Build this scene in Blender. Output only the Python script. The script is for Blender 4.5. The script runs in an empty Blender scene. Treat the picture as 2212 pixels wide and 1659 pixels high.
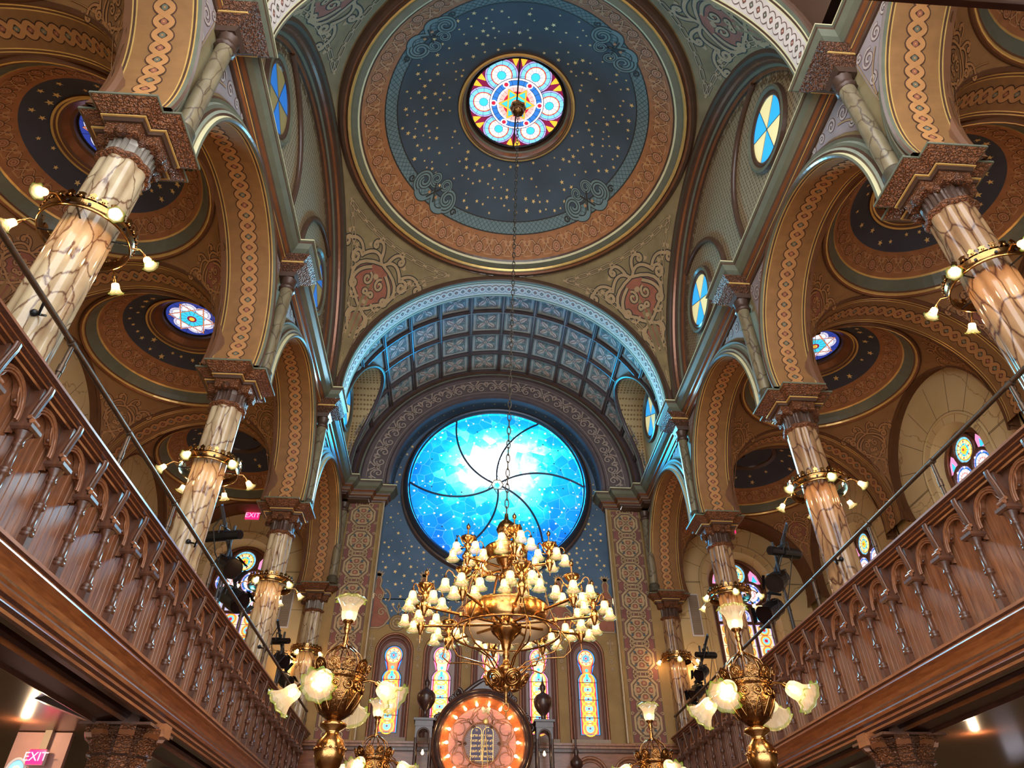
import bpy, math, random
from math import sin, cos, pi, sqrt, acos, asin, atan2, radians, hypot
from mathutils import Vector as V, Matrix
random.seed(7)
scene = bpy.context.scene
COL = scene.collection

# ---------------------------------------------------------------- materials
def lin(c):
    out = []
    for k in c:
        k = k / 255.0
        out.append(k / 12.92 if k <= 0.04045 else ((k + 0.055) / 1.055) ** 2.4)
    return tuple(out) + (1.0,)

MATS = {}
def base_mat(name):
    m = bpy.data.materials.new(name); m.use_nodes = True
    nt = m.node_tree
    b = nt.nodes['Principled BSDF']
    MATS[name] = m
    return m, nt, b

def plain(name, c, rough=0.6, metal=0.0, var=0.12, scale=6.0, emit=None, es=0.0, spec=0.5, bump=0.0, bscale=40.0):
    """principled surface with a soft noise variation of its own colour"""
    m, nt, b = base_mat(name)
    b.inputs['Roughness'].default_value = rough
    b.inputs['Metallic'].default_value = metal
    b.inputs['Specular IOR Level'].default_value = spec
    L = lin(c)
    if var > 0:
        tc = nt.nodes.new('ShaderNodeTexCoord')
        n = nt.nodes.new('ShaderNodeTexNoise'); n.inputs['Scale'].default_value = scale
        n.inputs['Detail'].default_value = 5
        r = nt.nodes.new('ShaderNodeValToRGB')
        r.color_ramp.elements[0].position = 0.3; r.color_ramp.elements[1].position = 0.7
        r.color_ramp.elements[0].color = tuple(k * (1 - var) for k in L[:3]) + (1,)
        r.color_ramp.elements[1].color = tuple(min(1, k * (1 + var)) for k in L[:3]) + (1,)
        nt.links.new(tc.outputs['Object'], n.inputs['Vector'])
        nt.links.new(n.outputs['Fac'], r.inputs['Fac'])
        nt.links.new(r.outputs['Color'], b.inputs['Base Color'])
        if bump > 0:
            n2 = nt.nodes.new('ShaderNodeTexNoise'); n2.inputs['Scale'].default_value = bscale
            bp = nt.nodes.new('ShaderNodeBump'); bp.inputs['Strength'].default_value = bump
            bp.inputs['Distance'].default_value = 0.02
            nt.links.new(tc.outputs['Object'], n2.inputs['Vector'])
            nt.links.new(n2.outputs['Fac'], bp.inputs['Height'])
            nt.links.new(bp.outputs['Normal'], b.inputs['Normal'])
    else:
        b.inputs['Base Color'].default_value = L
    if emit:
        b.inputs['Emission Color'].default_value = lin(emit)
        b.inputs['Emission Strength'].default_value = es
    return m

def glow(name, c, s):
    m, nt, b = base_mat(name)
    b.inputs['Base Color'].default_value = lin(c)
    b.inputs['Roughness'].default_value = 0.3
    b.inputs['Emission Color'].default_value = lin(c)
    b.inputs['Emission Strength'].default_value = s
    return m

def wood(name, c1, c2, rough=0.32, stretch=(9, 9, 1.2)):
    m, nt, b = base_mat(name)
    tc = nt.nodes.new('ShaderNodeTexCoord'); mp = nt.nodes.new('ShaderNodeMapping')
    mp.inputs['Scale'].default_value = stretch
    n = nt.nodes.new('ShaderNodeTexNoise'); n.inputs['Scale'].default_value = 4.0
    n.inputs['Detail'].default_value = 7; n.inputs['Distortion'].default_value = 0.6
    r = nt.nodes.new('ShaderNodeValToRGB')
    r.color_ramp.elements[0].position = 0.32; r.color_ramp.elements[1].position = 0.68
    r.color_ramp.elements[0].color = lin(c1); r.color_ramp.elements[1].color = lin(c2)
    nt.links.new(tc.outputs['Object'], mp.inputs['Vector']); nt.links.new(mp.outputs['Vector'], n.inputs['Vector'])
    nt.links.new(n.outputs['Fac'], r.inputs['Fac']); nt.links.new(r.outputs['Color'], b.inputs['Base Color'])
    b.inputs['Roughness'].default_value = rough
    b.inputs['Coat Weight'].default_value = 0.25; b.inputs['Coat Roughness'].default_value = 0.18
    return m

def marble(name, base, mid, vein, scale=2.2, width=0.03, rough=0.22, stretch=(1, 1, 1), dist=1.2, strength=1.0):
    m, nt, b = base_mat(name)
    tc = nt.nodes.new('ShaderNodeTexCoord'); mp = nt.nodes.new('ShaderNodeMapping')
    mp.inputs['Scale'].default_value = stretch
    n = nt.nodes.new('ShaderNodeTexNoise'); n.inputs['Scale'].default_value = scale * 0.8; n.inputs['Detail'].default_value = 6
    mixv = nt.nodes.new('ShaderNodeVectorMath'); mixv.operation = 'MULTIPLY_ADD'
    mixv.inputs[1].default_value = (dist / scale,) * 3
    vo = nt.nodes.new('ShaderNodeTexVoronoi'); vo.feature = 'DISTANCE_TO_EDGE'; vo.inputs['Scale'].default_value = scale
    r = nt.nodes.new('ShaderNodeValToRGB')
    r.color_ramp.elements[0].position = 0.0; r.color_ramp.elements[0].color = (strength, strength, strength, 1)
    r.color_ramp.elements[1].position = width; r.color_ramp.elements[1].color = (0, 0, 0, 1)
    n2 = nt.nodes.new('ShaderNodeTexNoise'); n2.inputs['Scale'].default_value = scale * 1.3; n2.inputs['Detail'].default_value = 4
    r2 = nt.nodes.new('ShaderNodeValToRGB')
    r2.color_ramp.elements[0].position = 0.35; r2.color_ramp.elements[0].color = lin(base)
    r2.color_ramp.elements[1].position = 0.7; r2.color_ramp.elements[1].color = lin(mid)
    mx = nt.nodes.new('ShaderNodeMix'); mx.data_type = 'RGBA'
    mx.inputs['B'].default_value = lin(vein)
    nt.links.new(tc.outputs['Object'], mp.inputs['Vector'])
    nt.links.new(mp.outputs['Vector'], n.inputs['Vector'])
    nt.links.new(n.outputs['Color'], mixv.inputs[0]); nt.links.new(mp.outputs['Vector'], mixv.inputs[2])
    nt.links.new(mixv.outputs['Vector'], vo.inputs['Vector'])
    nt.links.new(vo.outputs['Distance'], r.inputs['Fac'])
    nt.links.new(mp.outputs['Vector'], n2.inputs['Vector']); nt.links.new(n2.outputs['Fac'], r2.inputs['Fac'])
    nt.links.new(r2.outputs['Color'], mx.inputs['A']); nt.links.new(r.outputs['Color'], mx.inputs['Factor'])
    nt.links.new(mx.outputs['Result'], b.inputs['Base Color'])
    b.inputs['Roughness'].default_value = rough
    return m

def dotted(name, c, dot, scale=9.0, rad=0.28, rough=0.7, mapping=(1, 1, 1)):
    """painted diaper of little dots"""
    m, nt, b = base_mat(name)
    tc = nt.nodes.new('ShaderNodeTexCoord'); mp = nt.nodes.new('ShaderNodeMapping'); mp.inputs['Scale'].default_value = mapping
    vo = nt.nodes.new('ShaderNodeTexVoronoi'); vo.inputs['Scale'].default_value = scale
    vo.inputs['Randomness'].default_value = 0.12
    r = nt.nodes.new('ShaderNodeValToRGB'); r.color_ramp.interpolation = 'LINEAR'
    r.color_ramp.elements[0].position = rad; r.color_ramp.elements[0].color = lin(dot)
    r.color_ramp.elements[1].position = rad + 0.08; r.color_ramp.elements[1].color = lin(c)
    nt.links.new(tc.outputs['Object'], mp.inputs['Vector']); nt.links.new(mp.outputs['Vector'], vo.inputs['Vector'])
    nt.links.new(vo.outputs['Distance'], r.inputs['Fac']); nt.links.new(r.outputs['Color'], b.inputs['Base Color'])
    b.inputs['Roughness'].default_value = rough
    return m

def carved(name, c, rough=0.42, metal=0.2, scale=40, bump=1.0, dark=0.38):
    """bronzed plaster with carved scroll relief"""
    m, nt, b = base_mat(name)
    tc = nt.nodes.new('ShaderNodeTexCoord')
    n = nt.nodes.new('ShaderNodeTexNoise'); n.inputs['Scale'].default_value = scale * 0.35; n.inputs['Distortion'].default_value = 1.5
    w = nt.nodes.new('ShaderNodeTexWave'); w.wave_type = 'RINGS'; w.inputs['Scale'].default_value = scale * 0.3
    w.inputs['Distortion'].default_value = 9; w.inputs['Detail'].default_value = 2; w.inputs['Detail Scale'].default_value = 2.5
    bp = nt.nodes.new('ShaderNodeBump'); bp.inputs['Strength'].default_value = bump; bp.inputs['Distance'].default_value = 0.012
    r = nt.nodes.new('ShaderNodeValToRGB'); L = lin(c)
    r.color_ramp.elements[0].position = 0.25; r.color_ramp.elements[0].color = tuple(k * dark for k in L[:3]) + (1,)
    r.color_ramp.elements[1].position = 0.6; r.color_ramp.elements[1].color = L
    nt.links.new(tc.outputs['Object'], w.inputs['Vector'])
    nt.links.new(w.outputs['Fac'], bp.inputs['Height']); nt.links.new(bp.outputs['Normal'], b.inputs['Normal'])
    nt.links.new(w.outputs['Fac'], r.inputs['Fac']); nt.links.new(r.outputs['Color'], b.inputs['Base Color'])
    b.inputs['Roughness'].default_value = rough; b.inputs['Metallic'].default_value = metal
    return m

# painted plaster of the nave (olive) and of the aisles (golden brown)
plain('olive', (134, 114, 76), 0.75, var=0.2, scale=3)
plain('olive_dark', (70, 60, 40), 0.7)
plain('olive_light', (168, 146, 98), 0.6)
plain('greengrey', (106, 108, 90), 0.3, var=0.1)
plain('greengrey_glint', (150, 156, 138), 0.25, var=0.08)  # paler copy of greengrey, paints the highlights on the arch mouldings
plain('umber', (84, 60, 46), 0.28, var=0.12)
plain('copper', (134, 82, 50), 0.27, metal=0.25, var=0.12)
plain('gold', (232, 188, 110), 0.26, metal=0.4, var=0.08)
plain('paleline', (216, 206, 160), 0.4, var=0.05)
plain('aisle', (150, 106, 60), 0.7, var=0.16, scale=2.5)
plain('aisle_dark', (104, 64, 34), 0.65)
plain('aisle_band', (138, 96, 52), 0.65)
plain('aisle_light', (178, 124, 72), 0.6)
plain('aisle_line', (70, 40, 20), 0.7)
plain('terra', (150, 88, 64), 0.7, var=0.15)
plain('terra_dark', (100, 54, 42), 0.7)
plain('dome_blue', (68, 80, 90), 0.75, var=0.18, scale=1.2)
plain('aisle_blue', (66, 66, 76), 0.75, var=0.12, scale=2)
plain('star_gold', (236, 200, 128), 0.45, metal=0.1, var=0.0)
plain('lattice', (112, 132, 130), 0.7, var=0.08)
plain('lattice_line', (66, 82, 86), 0.7, var=0)
plain('scroll_line', (50, 46, 38), 0.7, var=0)
plain('frieze', (164, 106, 62), 0.7, var=0.15)
plain('frieze_light', (188, 134, 86), 0.6, var=0)
plain('frieze_dark', (84, 48, 30), 0.7, var=0)
plain('coffer_ground', (160, 176, 174), 0.7, var=0.14)
plain('coffer_leaf', (214, 200, 188), 0.6, var=0.1)
plain('coffer_line', (112, 84, 80), 0.6, var=0)
plain('coffer_rib', (78, 64, 66), 0.25, var=0.12)
plain('plum', (92, 76, 76), 0.65, var=0.15)
plain('plum_light', (158, 136, 122), 0.6, var=0)
plain('plum_dark', (56, 44, 46), 0.6, var=0)
plain('wall_blue', (72, 96, 120), 0.7, var=0.22, scale=1.5)
plain('red_panel', (124, 74, 66), 0.75, var=0.16, scale=4)
plain('tan_line', (170, 140, 100), 0.6, var=0.1)
plain('tan_dark', (92, 74, 50), 0.6, var=0)
plain('ochre', (150, 118, 68), 0.7, var=0.16, scale=3)
plain('mauve', (150, 138, 138), 0.7, var=0.14, scale=3)
plain('mauve_light', (178, 164, 156), 0.6, var=0)
plain('mauve_dark', (112, 84, 84), 0.7, var=0)
dotted('diaper', (154, 132, 98), (96, 76, 52), scale=11, rad=0.24, mapping=(0, 1, 1.25))
dotted('tunnel_dots', (190, 164, 118), (132, 100, 62), scale=12, rad=0.3)
marble('marble_wall', (222, 196, 146), (206, 176, 122), (150, 112, 66), scale=0.75, width=0.012, rough=0.35, dist=1.8, strength=0.8)
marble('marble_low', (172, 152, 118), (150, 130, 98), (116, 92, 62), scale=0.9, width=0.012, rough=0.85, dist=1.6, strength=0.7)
marble('marble_pale', (188, 168, 134), (158, 130, 98), (92, 58, 42), scale=4.2, width=0.05, rough=0.12, stretch=(1.4, 1.4, 0.55), dist=1.1)
marble('marble_brown', (168, 134, 96), (134, 98, 68), (76, 46, 36), scale=4.4, width=0.06, rough=0.12, stretch=(1.3, 1.3, 0.5), dist=0.7)
marble('marble_dim', (132, 118, 90), (108, 94, 70), (70, 54, 42), scale=5, width=0.05, rough=0.3, stretch=(1.3, 1.3, 0.6), dist=0.8)
carved('bronze', (138, 84, 50))
carved('bronze_dark', (112, 68, 42))
plain('neck_dark', (78, 56, 44), 0.4, metal=0.2)
plain('neck_grey', (128, 118, 106), 0.35, metal=0.2)
wood('oak', (118, 72, 46), (160, 104, 68))
wood('oak_dark', (70, 42, 29), (102, 62, 42))
wood('oak_beam', (126, 72, 38), (166, 102, 56), stretch=(9, 1.2, 9))
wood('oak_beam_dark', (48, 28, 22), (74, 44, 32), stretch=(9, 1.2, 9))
wood('oak_front', (112, 64, 38), (146, 88, 54), stretch=(1.2, 9, 9))
wood('walnut', (46, 28, 26), (72, 44, 36), 0.3)
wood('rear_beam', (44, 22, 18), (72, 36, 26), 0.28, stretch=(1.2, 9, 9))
wood('window_wood', (92, 56, 40), (120, 76, 54), 0.4)
plain('floorwood', (96, 60, 40), 0.5, var=0.25, scale=3)
plain('under_ceiling', (104, 84, 60), 0.8, var=0.1)
plain('brass', (170, 126, 76), 0.2, metal=1.0, var=0.18, scale=14, bump=0.06, bscale=60)
plain('brass_dark', (132, 94, 56), 0.26, metal=1.0, var=0.35, scale=30, bump=0.35, bscale=45)
plain('enamel', (176, 156, 126), 0.5, metal=0.1, var=0.05)
plain('iron', (92, 74, 60), 0.45, metal=0.7, var=0.2, scale=20)
plain('iron_black', (26, 26, 30), 0.4, metal=0.3, var=0.2)
plain('black', (20, 20, 24), 0.35, var=0.2, scale=10)
plain('black_grey', (52, 54, 60), 0.4, var=0.15)
plain('blue_tape', (70, 130, 190), 0.4, var=0.05)
plain('lens', (34, 24, 24), 0.1, var=0.0)
plain('chain_iron', (96, 86, 74), 0.35, metal=0.8, var=0.2, scale=30)
plain('lead', (40, 36, 40), 0.5, metal=0.3, var=0)
plain('rose_frame', (44, 56, 76), 0.35, metal=0.2, var=0.1)
plain('white_paint', (222, 220, 226), 0.5, var=0.05)
plain('vent_grey', (150, 132, 112), 0.6, var=0.05)
plain('alarm_red', (178, 36, 44), 0.4, var=0.05)
plain('pink_wall', (186, 142, 130), 0.6, var=0.08)
plain('tablet_blue', (66, 62, 96), 0.5, var=0.08)
glow('bulb_hot', (255, 204, 146), 320)
glow('bulb_mid', (255, 208, 152), 95)
glow('bulb_warm', (255, 214, 150), 7)
glow('bulb_amber', (255, 190, 70), 5)
glow('exit_glow', (255, 30, 96), 1.3)
glow('exit_text', (255, 150, 180), 1.2)

def shade_mat(name, c, es, clear):
    """frosted lamp glass: partly see-through, glowing from the bulb within"""
    m, nt, b = base_mat(name)
    L = lin(c)
    b.inputs['Base Color'].default_value = tuple(k * .22 for k in L[:3]) + (1,)
    b.inputs['Roughness'].default_value = 0.25
    b.inputs['Emission Color'].default_value = L
    b.inputs['Emission Strength'].default_value = es
    tr = nt.nodes.new('ShaderNodeBsdfTransparent'); mx = nt.nodes.new('ShaderNodeMixShader')
    tr.inputs['Color'].default_value = (1, .93, .80, 1)
    mx.inputs['Fac'].default_value = clear
    out = nt.nodes['Material Output']
    nt.links.new(b.outputs[0], mx.inputs[1]); nt.links.new(tr.outputs[0], mx.inputs[2]); nt.links.new(mx.outputs[0], out.inputs['Surface'])
    return m
shade_mat('shade_hot', (255, 222, 170), 1.0, .5)
shade_mat('shade_body', (250, 216, 168), .5, .45)
shade_mat('shade_mid', (214, 208, 124), .34, .42)
shade_mat('shade_rim', (164, 200, 50), .32, .30)
shade_mat('amber_glass', (206, 140, 40), 0.6, .2)
wood('dial_wood', (150, 78, 40), (190, 106, 58), stretch=(1.2, 9, 9))

# stained glass, lit by the daylight behind it
for n, c, s in (('g_white', (236, 232, 248), 1.3), ('g_cyan', (64, 206, 240), 1.1), ('g_sky', (128, 208, 248), 1.15),
                ('g_blue', (52, 130, 220), 0.9), ('g_deep', (50, 70, 170), 0.8), ('g_pink', (250, 186, 180), 1.1),
                ('g_red', (220, 40, 70), 0.9), ('g_plum', (150, 30, 80), 0.7), ('g_yellow', (248, 196, 60), 1.1),
                ('g_orange', (230, 136, 84), 1.0), ('g_cream', (250, 226, 170), 1.2), ('g_lilac', (190, 170, 230), 1.0),
                ('g_lav', (206, 206, 240), 1.0), ('g_rose', (236, 150, 200), 1.1), ('w_blue', (46, 168, 238), 0.85),
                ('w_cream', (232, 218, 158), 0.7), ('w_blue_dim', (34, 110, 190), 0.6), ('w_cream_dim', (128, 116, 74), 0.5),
                ('g_star', (240, 236, 196), 0.95), ('g_sun', (240, 250, 255), 2.6)):
    glow(n, c, s * .58)

def rose_material():
    """leaded sky glass: white in the middle, cyan and deeper blues outwards, in irregular pieces"""
    m, nt, b = base_mat('rose_glass')
    N = nt.nodes.new; Lk = nt.links.new
    tc = N('ShaderNodeTexCoord')
    no = N('ShaderNodeTexNoise'); no.inputs['Scale'].default_value = 1.3; no.inputs['Detail'].default_value = 6; no.inputs['Roughness'].default_value = 0.65
    vo = N('ShaderNodeTexVoronoi'); vo.inputs['Scale'].default_value = 3.4
    ve = N('ShaderNodeTexVoronoi'); ve.feature = 'DISTANCE_TO_EDGE'; ve.inputs['Scale'].default_value = 3.4
    ln = N('ShaderNodeVectorMath'); ln.operation = 'LENGTH'
    off = N('ShaderNodeVectorMath'); off.operation = 'SUBTRACT'; off.inputs[1].default_value = (0.03, 0, 0.5)
    sc = N('ShaderNodeVectorMath'); sc.operation = 'MULTIPLY'; sc.inputs[1].default_value = (0.46, 0.46, 0.52)
    Lk(tc.outputs['Object'], off.inputs[0]); Lk(off.outputs[0], sc.inputs[0]); Lk(sc.outputs[0], ln.inputs[0])
    Lk(tc.outputs['Object'], no.inputs['Vector']); Lk(tc.outputs['Object'], vo.inputs['Vector']); Lk(tc.outputs['Object'], ve.inputs['Vector'])
    sep = N('ShaderNodeSeparateColor'); Lk(vo.outputs['Color'], sep.inputs[0])
    a1 = N('ShaderNodeMath'); a1.operation = 'MULTIPLY_ADD'; a1.inputs[1].default_value = 0.75; Lk(no.outputs['Fac'], a1.inputs[0])
    Lk(ln.outputs['Value'], a1.inputs[2])
    a2 = N('ShaderNodeMath'); a2.operation = 'MULTIPLY_ADD'; a2.inputs[1].default_value = 0.3; Lk(sep.outputs[0], a2.inputs[0]); Lk(a1.outputs[0], a2.inputs[2])
    r = N('ShaderNodeValToRGB'); e = r.color_ramp.elements
    e[0].position = 0.0; e[0].color = (1, 1, 1, 1)  # white middle: pale glass plus the bright sky behind, painted in
    e[1].position = 1.0; e[1].color = lin((0, 96, 196))
    for p_, c_ in ((0.62, (255, 255, 255)), (0.74, (120, 232, 255)), (0.9, (30, 204, 246)), (1.0, (10, 160, 226))):
        k = e.new(p_ * 0.74); k.color = lin(c_)
    mp = N('ShaderNodeMath'); mp.operation = 'MULTIPLY'; mp.inputs[1].default_value = 0.56
    Lk(a2.outputs[0], mp.inputs[0]); Lk(mp.outputs[0], r.inputs['Fac'])
    # lead lines a little paler
    r2 = N('ShaderNodeValToRGB'); r2.color_ramp.elements[0].color = (0.35, 0.35, 0.35, 1); r2.color_ramp.elements[1].color = (0, 0, 0, 1); r2.color_ramp.elements[1].position = 0.02
    Lk(ve.outputs['Distance'], r2.inputs['Fac'])
    mx = N('ShaderNodeMix'); mx.data_type = 'RGBA'; mx.inputs['B'].default_value = lin((150, 236, 255))
    Lk(r.outputs['Color'], mx.inputs['A']); Lk(r2.outputs['Color'], mx.inputs['Factor'])
    st = N('ShaderNodeValToRGB'); st.color_ramp.elements[0].position = 0.26; st.color_ramp.elements[0].color = (1, 1, 1, 1)
    st.color_ramp.elements[1].position = 0.5; st.color_ramp.elements[1].color = (0.36, 0.36, 0.36, 1)
    Lk(mp.outputs[0], st.inputs['Fac'])
    ms = N('ShaderNodeMath'); ms.operation = 'MULTIPLY'; ms.inputs[1].default_value = 4.2
    Lk(st.outputs['Color'], ms.inputs[0])
    Lk(mx.outputs['Result'], b.inputs['Emission Color']); Lk(ms.outputs[0], b.inputs['Emission Strength'])
    b.inputs['Base Color'].default_value = (0.02, 0.1, 0.2, 1); b.inputs['Roughness'].default_value = 0.2
    tr = N('ShaderNodeBsdfTransparent'); ms2 = N('ShaderNodeMixShader'); ms2.inputs['Fac'].default_value = 0.35
    Lk(mx.outputs['Result'], tr.inputs['Color']); Lk(b.outputs[0], ms2.inputs[1]); Lk(tr.outputs[0], ms2.inputs[2])
    Lk(ms2.outputs[0], nt.nodes['Material Output'].inputs['Surface'])
rose_material()

# ---------------------------------------------------------------- mesh builder
class MB:
    def __init__(s):
        s.v = []; s.f = []; s.m = []; s.sm = []; s.mats = []
    def mi(s, mat):
        if mat not in s.mats: s.mats.append(mat)
        return s.mats.index(mat)
    def add(s, verts, faces, mat, smooth=False):
        o = len(s.v); k = s.mi(mat)
        s.v.extend([tuple(p) for p in verts])
        for f in faces:
            s.f.append(tuple(i + o for i in f)); s.m.append(k); s.sm.append(smooth)
    def surf(s, P, nu, nv, mat, cu=False, cv=False, smooth=True):
        """grid P(u,v) with u,v in 0..1; mat may be a function of the v-strip index"""
        vs = []
        un = nu if cu else nu + 1; vn = nv if cv else nv + 1
        for j in range(vn):
            for i in range(un):
                vs.append(P(i / nu, j / nv))
        fs = {}
        for j in range(nv):
            for i in range(nu):
                a = j * un + i; b = j * un + (i + 1) % un
                c = ((j + 1) % vn) * un + (i + 1) % un; d = ((j + 1) % vn) * un + i
                fs.setdefault(mat(j) if callable(mat) else mat, []).append((a, b, c, d))
        o = len(s.v); s.v.extend([tuple(p) for p in vs])
        for mt, lst in fs.items():
            k = s.mi(mt)
            for f in lst:
                s.f.append(tuple(i + o for i in f)); s.m.append(k); s.sm.append(smooth)
    def loft(s, rows, mats, closed=False, smooth=False):
        """rows: list of point rows; strip j joins rows j and j+1 with mats[j] (or one name)"""
        n = len(rows[0]); o = len(s.v)
        for r in rows: s.v.extend([tuple(p) for p in r])
        for j in range(len(rows) - 1):
            k = s.mi(mats if isinstance(mats, str) else mats[j])
            for i in range(n if closed else n - 1):
                i2 = (i + 1) % n
                s.f.append((o + j * n + i, o + j * n + i2, o + (j + 1) * n + i2, o + (j + 1) * n + i)); s.m.append(k); s.sm.append(smooth)
    def box(s, x0, x1, y0, y1, z0, z1, mat):
        vs = [(x, y, z) for z in (z0, z1) for y in (y0, y1) for x in (x0, x1)]
        s.add(vs, [(0, 2, 3, 1), (4, 5, 7, 6), (0, 1, 5, 4), (2, 6, 7, 3), (0, 4, 6, 2), (1, 3, 7, 5)], mat)
    def prism(s, plan, z0, z1, mat, scale1=1.0, c=(0, 0), cap=True):
        n = len(plan)
        b = [(x, y, z0) for x, y in plan]
        t = [(c[0] + (x - c[0]) * scale1, c[1] + (y - c[1]) * scale1, z1) for x, y in plan]
        fs = [(i, (i + 1) % n, n + (i + 1) % n, n + i) for i in range(n)]
        if cap: fs += [tuple(range(n - 1, -1, -1)), tuple(range(n, 2 * n))]
        s.add(b + t, fs, mat)
    def lathe(s, prof, n, mat, c=(0, 0, 0), lobes=None, smooth=True, M=None, caps=True):
        """prof [(r,z)], revolved about z at c; lobes(ang, r, k) scales the radius; mat name or list per strip"""
        rows = []
        for k, (r, z) in enumerate(prof):
            row = []
            for i in range(n):
                a = 2 * pi * i / n
                rr = r * (lobes(a, r, k) if lobes else 1)
                p = V((rr * cos(a), rr * sin(a), z))
                if M: p = M @ p
                row.append((p[0] + c[0], p[1] + c[1], p[2] + c[2]))
            rows.append(row)
        s.loft(rows, mat, closed=True, smooth=smooth)
        if caps:
            for k in (0, -1):
                if prof[k][0] > 1e-4:
                    o = len(s.v); s.v.extend(rows[k])
                    s.f.append(tuple(range(o, o + n)) if k else tuple(range(o + n - 1, o - 1, -1)))
                    s.m.append(s.mi(mat if isinstance(mat, str) else mat[0 if k == 0 else -1])); s.sm.append(False)
    def tube(s, pts, r, n, mat, closed=False, smooth=True, flat=None):
        pts = [V(p) for p in pts]; N = len(pts); rows = []; up = None
        for i, p in enumerate(pts):
            a = pts[(i - 1) % N] if (closed or i > 0) else p
            b = pts[(i + 1) % N] if (closed or i < N - 1) else p
            t = (b - a).normalized()
            if up is None:
                up = V((0, 0, 1)) if abs(t.z) < 0.9 else V((1, 0, 0))
            x = t.cross(up)
            if x.length < 1e-6: x = t.cross(V((0, 1, 0)))
            x.normalize(); up = x.cross(t).normalized()
            rr = r(i / max(1, N - 1)) if callable(r) else r
            f = flat if flat else 1.0
            rows.append([p + x * (rr * cos(2 * pi * k / n)) + up * (rr * f * sin(2 * pi * k / n)) for k in range(n)])
        if closed: rows.append(rows[0])
        s.loft(rows, mat, closed=True, smooth=smooth)
        if not closed:
            for k in (0, -1):
                o = len(s.v); s.v.extend([tuple(p) for p in rows[k]])
                s.f.append(tuple(range(o, o + n)) if k else tuple(range(o + n - 1, o - 1, -1))); s.m.append(s.mi(mat)); s.sm.append(False)
    def ball(s, c, r, mat, n=10, sq=1.0):
        s.lathe([(r * sin(pi * k / 7), -r * sq * cos(pi * k / 7)) for k in range(8)], n, mat, c, caps=False)
    # painted ornament: strokes and fills laid on a surface through F(u, v, lift) -> point
    def stroke(s, pts, w, F, mat, closed=False, lift=0.004):
        n = len(pts); L = []; R = []
        for i in range(n):
            a = pts[(i - 1) % n] if (closed or i > 0) else pts[i]
            b = pts[(i + 1) % n] if (closed or i < n - 1) else pts[i]
            dx, dy = b[0] - a[0], b[1] - a[1]; d = hypot(dx, dy) or 1e-9
            nx, ny = -dy / d * w / 2, dx / d * w / 2
            L.append(F(pts[i][0] + nx, pts[i][1] + ny, lift)); R.append(F(pts[i][0] - nx, pts[i][1] - ny, lift))
        if closed: L.append(L[0]); R.append(R[0])
        s.loft([L, R], mat)
    def ink(s, pts, w, F, light, dark, closed=False, lift=0.004, edge=0.35):
        s.stroke(pts, w * (1 + 2 * edge), F, dark, closed, lift)
        s.stroke(pts, w, F, light, closed, lift + 0.003)
    def fill(s, poly, F, mat, lift=0.004, c=None):
        n = len(poly)
        if c is None: c = (sum(p[0] for p in poly) / n, sum(p[1] for p in poly) / n)
        ext = max(hypot(p[0] - c[0], p[1] - c[1]) for p in poly)
        if lift > 0 and ext > .12:
            m = min(10, 1 + int(ext / .09)); e = []
            for i in range(n):
                a, b = poly[i], poly[(i + 1) % n]; q = 1 + int(hypot(b[0] - a[0], b[1] - a[1]) / .12)
                e += [(a[0] + (b[0] - a[0]) * k / q, a[1] + (b[1] - a[1]) * k / q) for k in range(q)]
            s.loft([[F(c[0] + (p[0] - c[0]) * max(.001, k / m), c[1] + (p[1] - c[1]) * max(.001, k / m), lift) for p in e] for k in range(m + 1)], mat, closed=True)
            return
        s.add([F(c[0], c[1], lift)] + [F(p[0], p[1], lift) for p in poly], [(0, i + 1, (i + 1) % n + 1) for i in range(n)], mat)
    def annulus(s, cx, cy, r0, r1, F, mat, lift=0.004, n=20, a0=0.0, a1=2 * pi):
        full = abs(a1 - a0 - 2 * pi) < 1e-6
        A = [F(cx + r0 * cos(a0 + (a1 - a0) * i / n), cy + r0 * sin(a0 + (a1 - a0) * i / n), lift) for i in range(n + 1)]
        B = [F(cx + r1 * cos(a0 + (a1 - a0) * i / n), cy + r1 * sin(a0 + (a1 - a0) * i / n), lift) for i in range(n + 1)]
        s.loft([A, B], mat)
    def disc(s, cx, cy, r, F, mat, lift=0.004, n=16):
        s.fill(circ(cx, cy, r, n), F, mat, lift, (cx, cy))
    def star(s, cx, cy, r, F, mat, lift=0.004, rot=0.0, k=5, inner=0.42):
        s.fill([(cx + (r if i % 2 == 0 else r * inner) * sin(rot + pi * i / k), cy + (r if i % 2 == 0 else r * inner) * cos(rot + pi * i / k)) for i in range(2 * k)], F, mat, lift, (cx, cy))
    def build(s, name, parent=None, org=(0, 0, 0)):
        me = bpy.data.meshes.new(name)
        ox, oy, oz = org
        me.from_pydata([(x - ox, y - oy, z - oz) for x, y, z in s.v], [], s.f)
        for mt in s.mats: me.materials.append(MATS[mt])
        me.polygons.foreach_set('material_index', s.m)
        me.polygons.foreach_set('use_smooth', s.sm)
        me.update()
        o = bpy.data.objects.new(name, me); COL.objects.link(o)
        if parent: o.parent = parent
        elif org != (0, 0, 0): o.location = org
        return o

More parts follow.
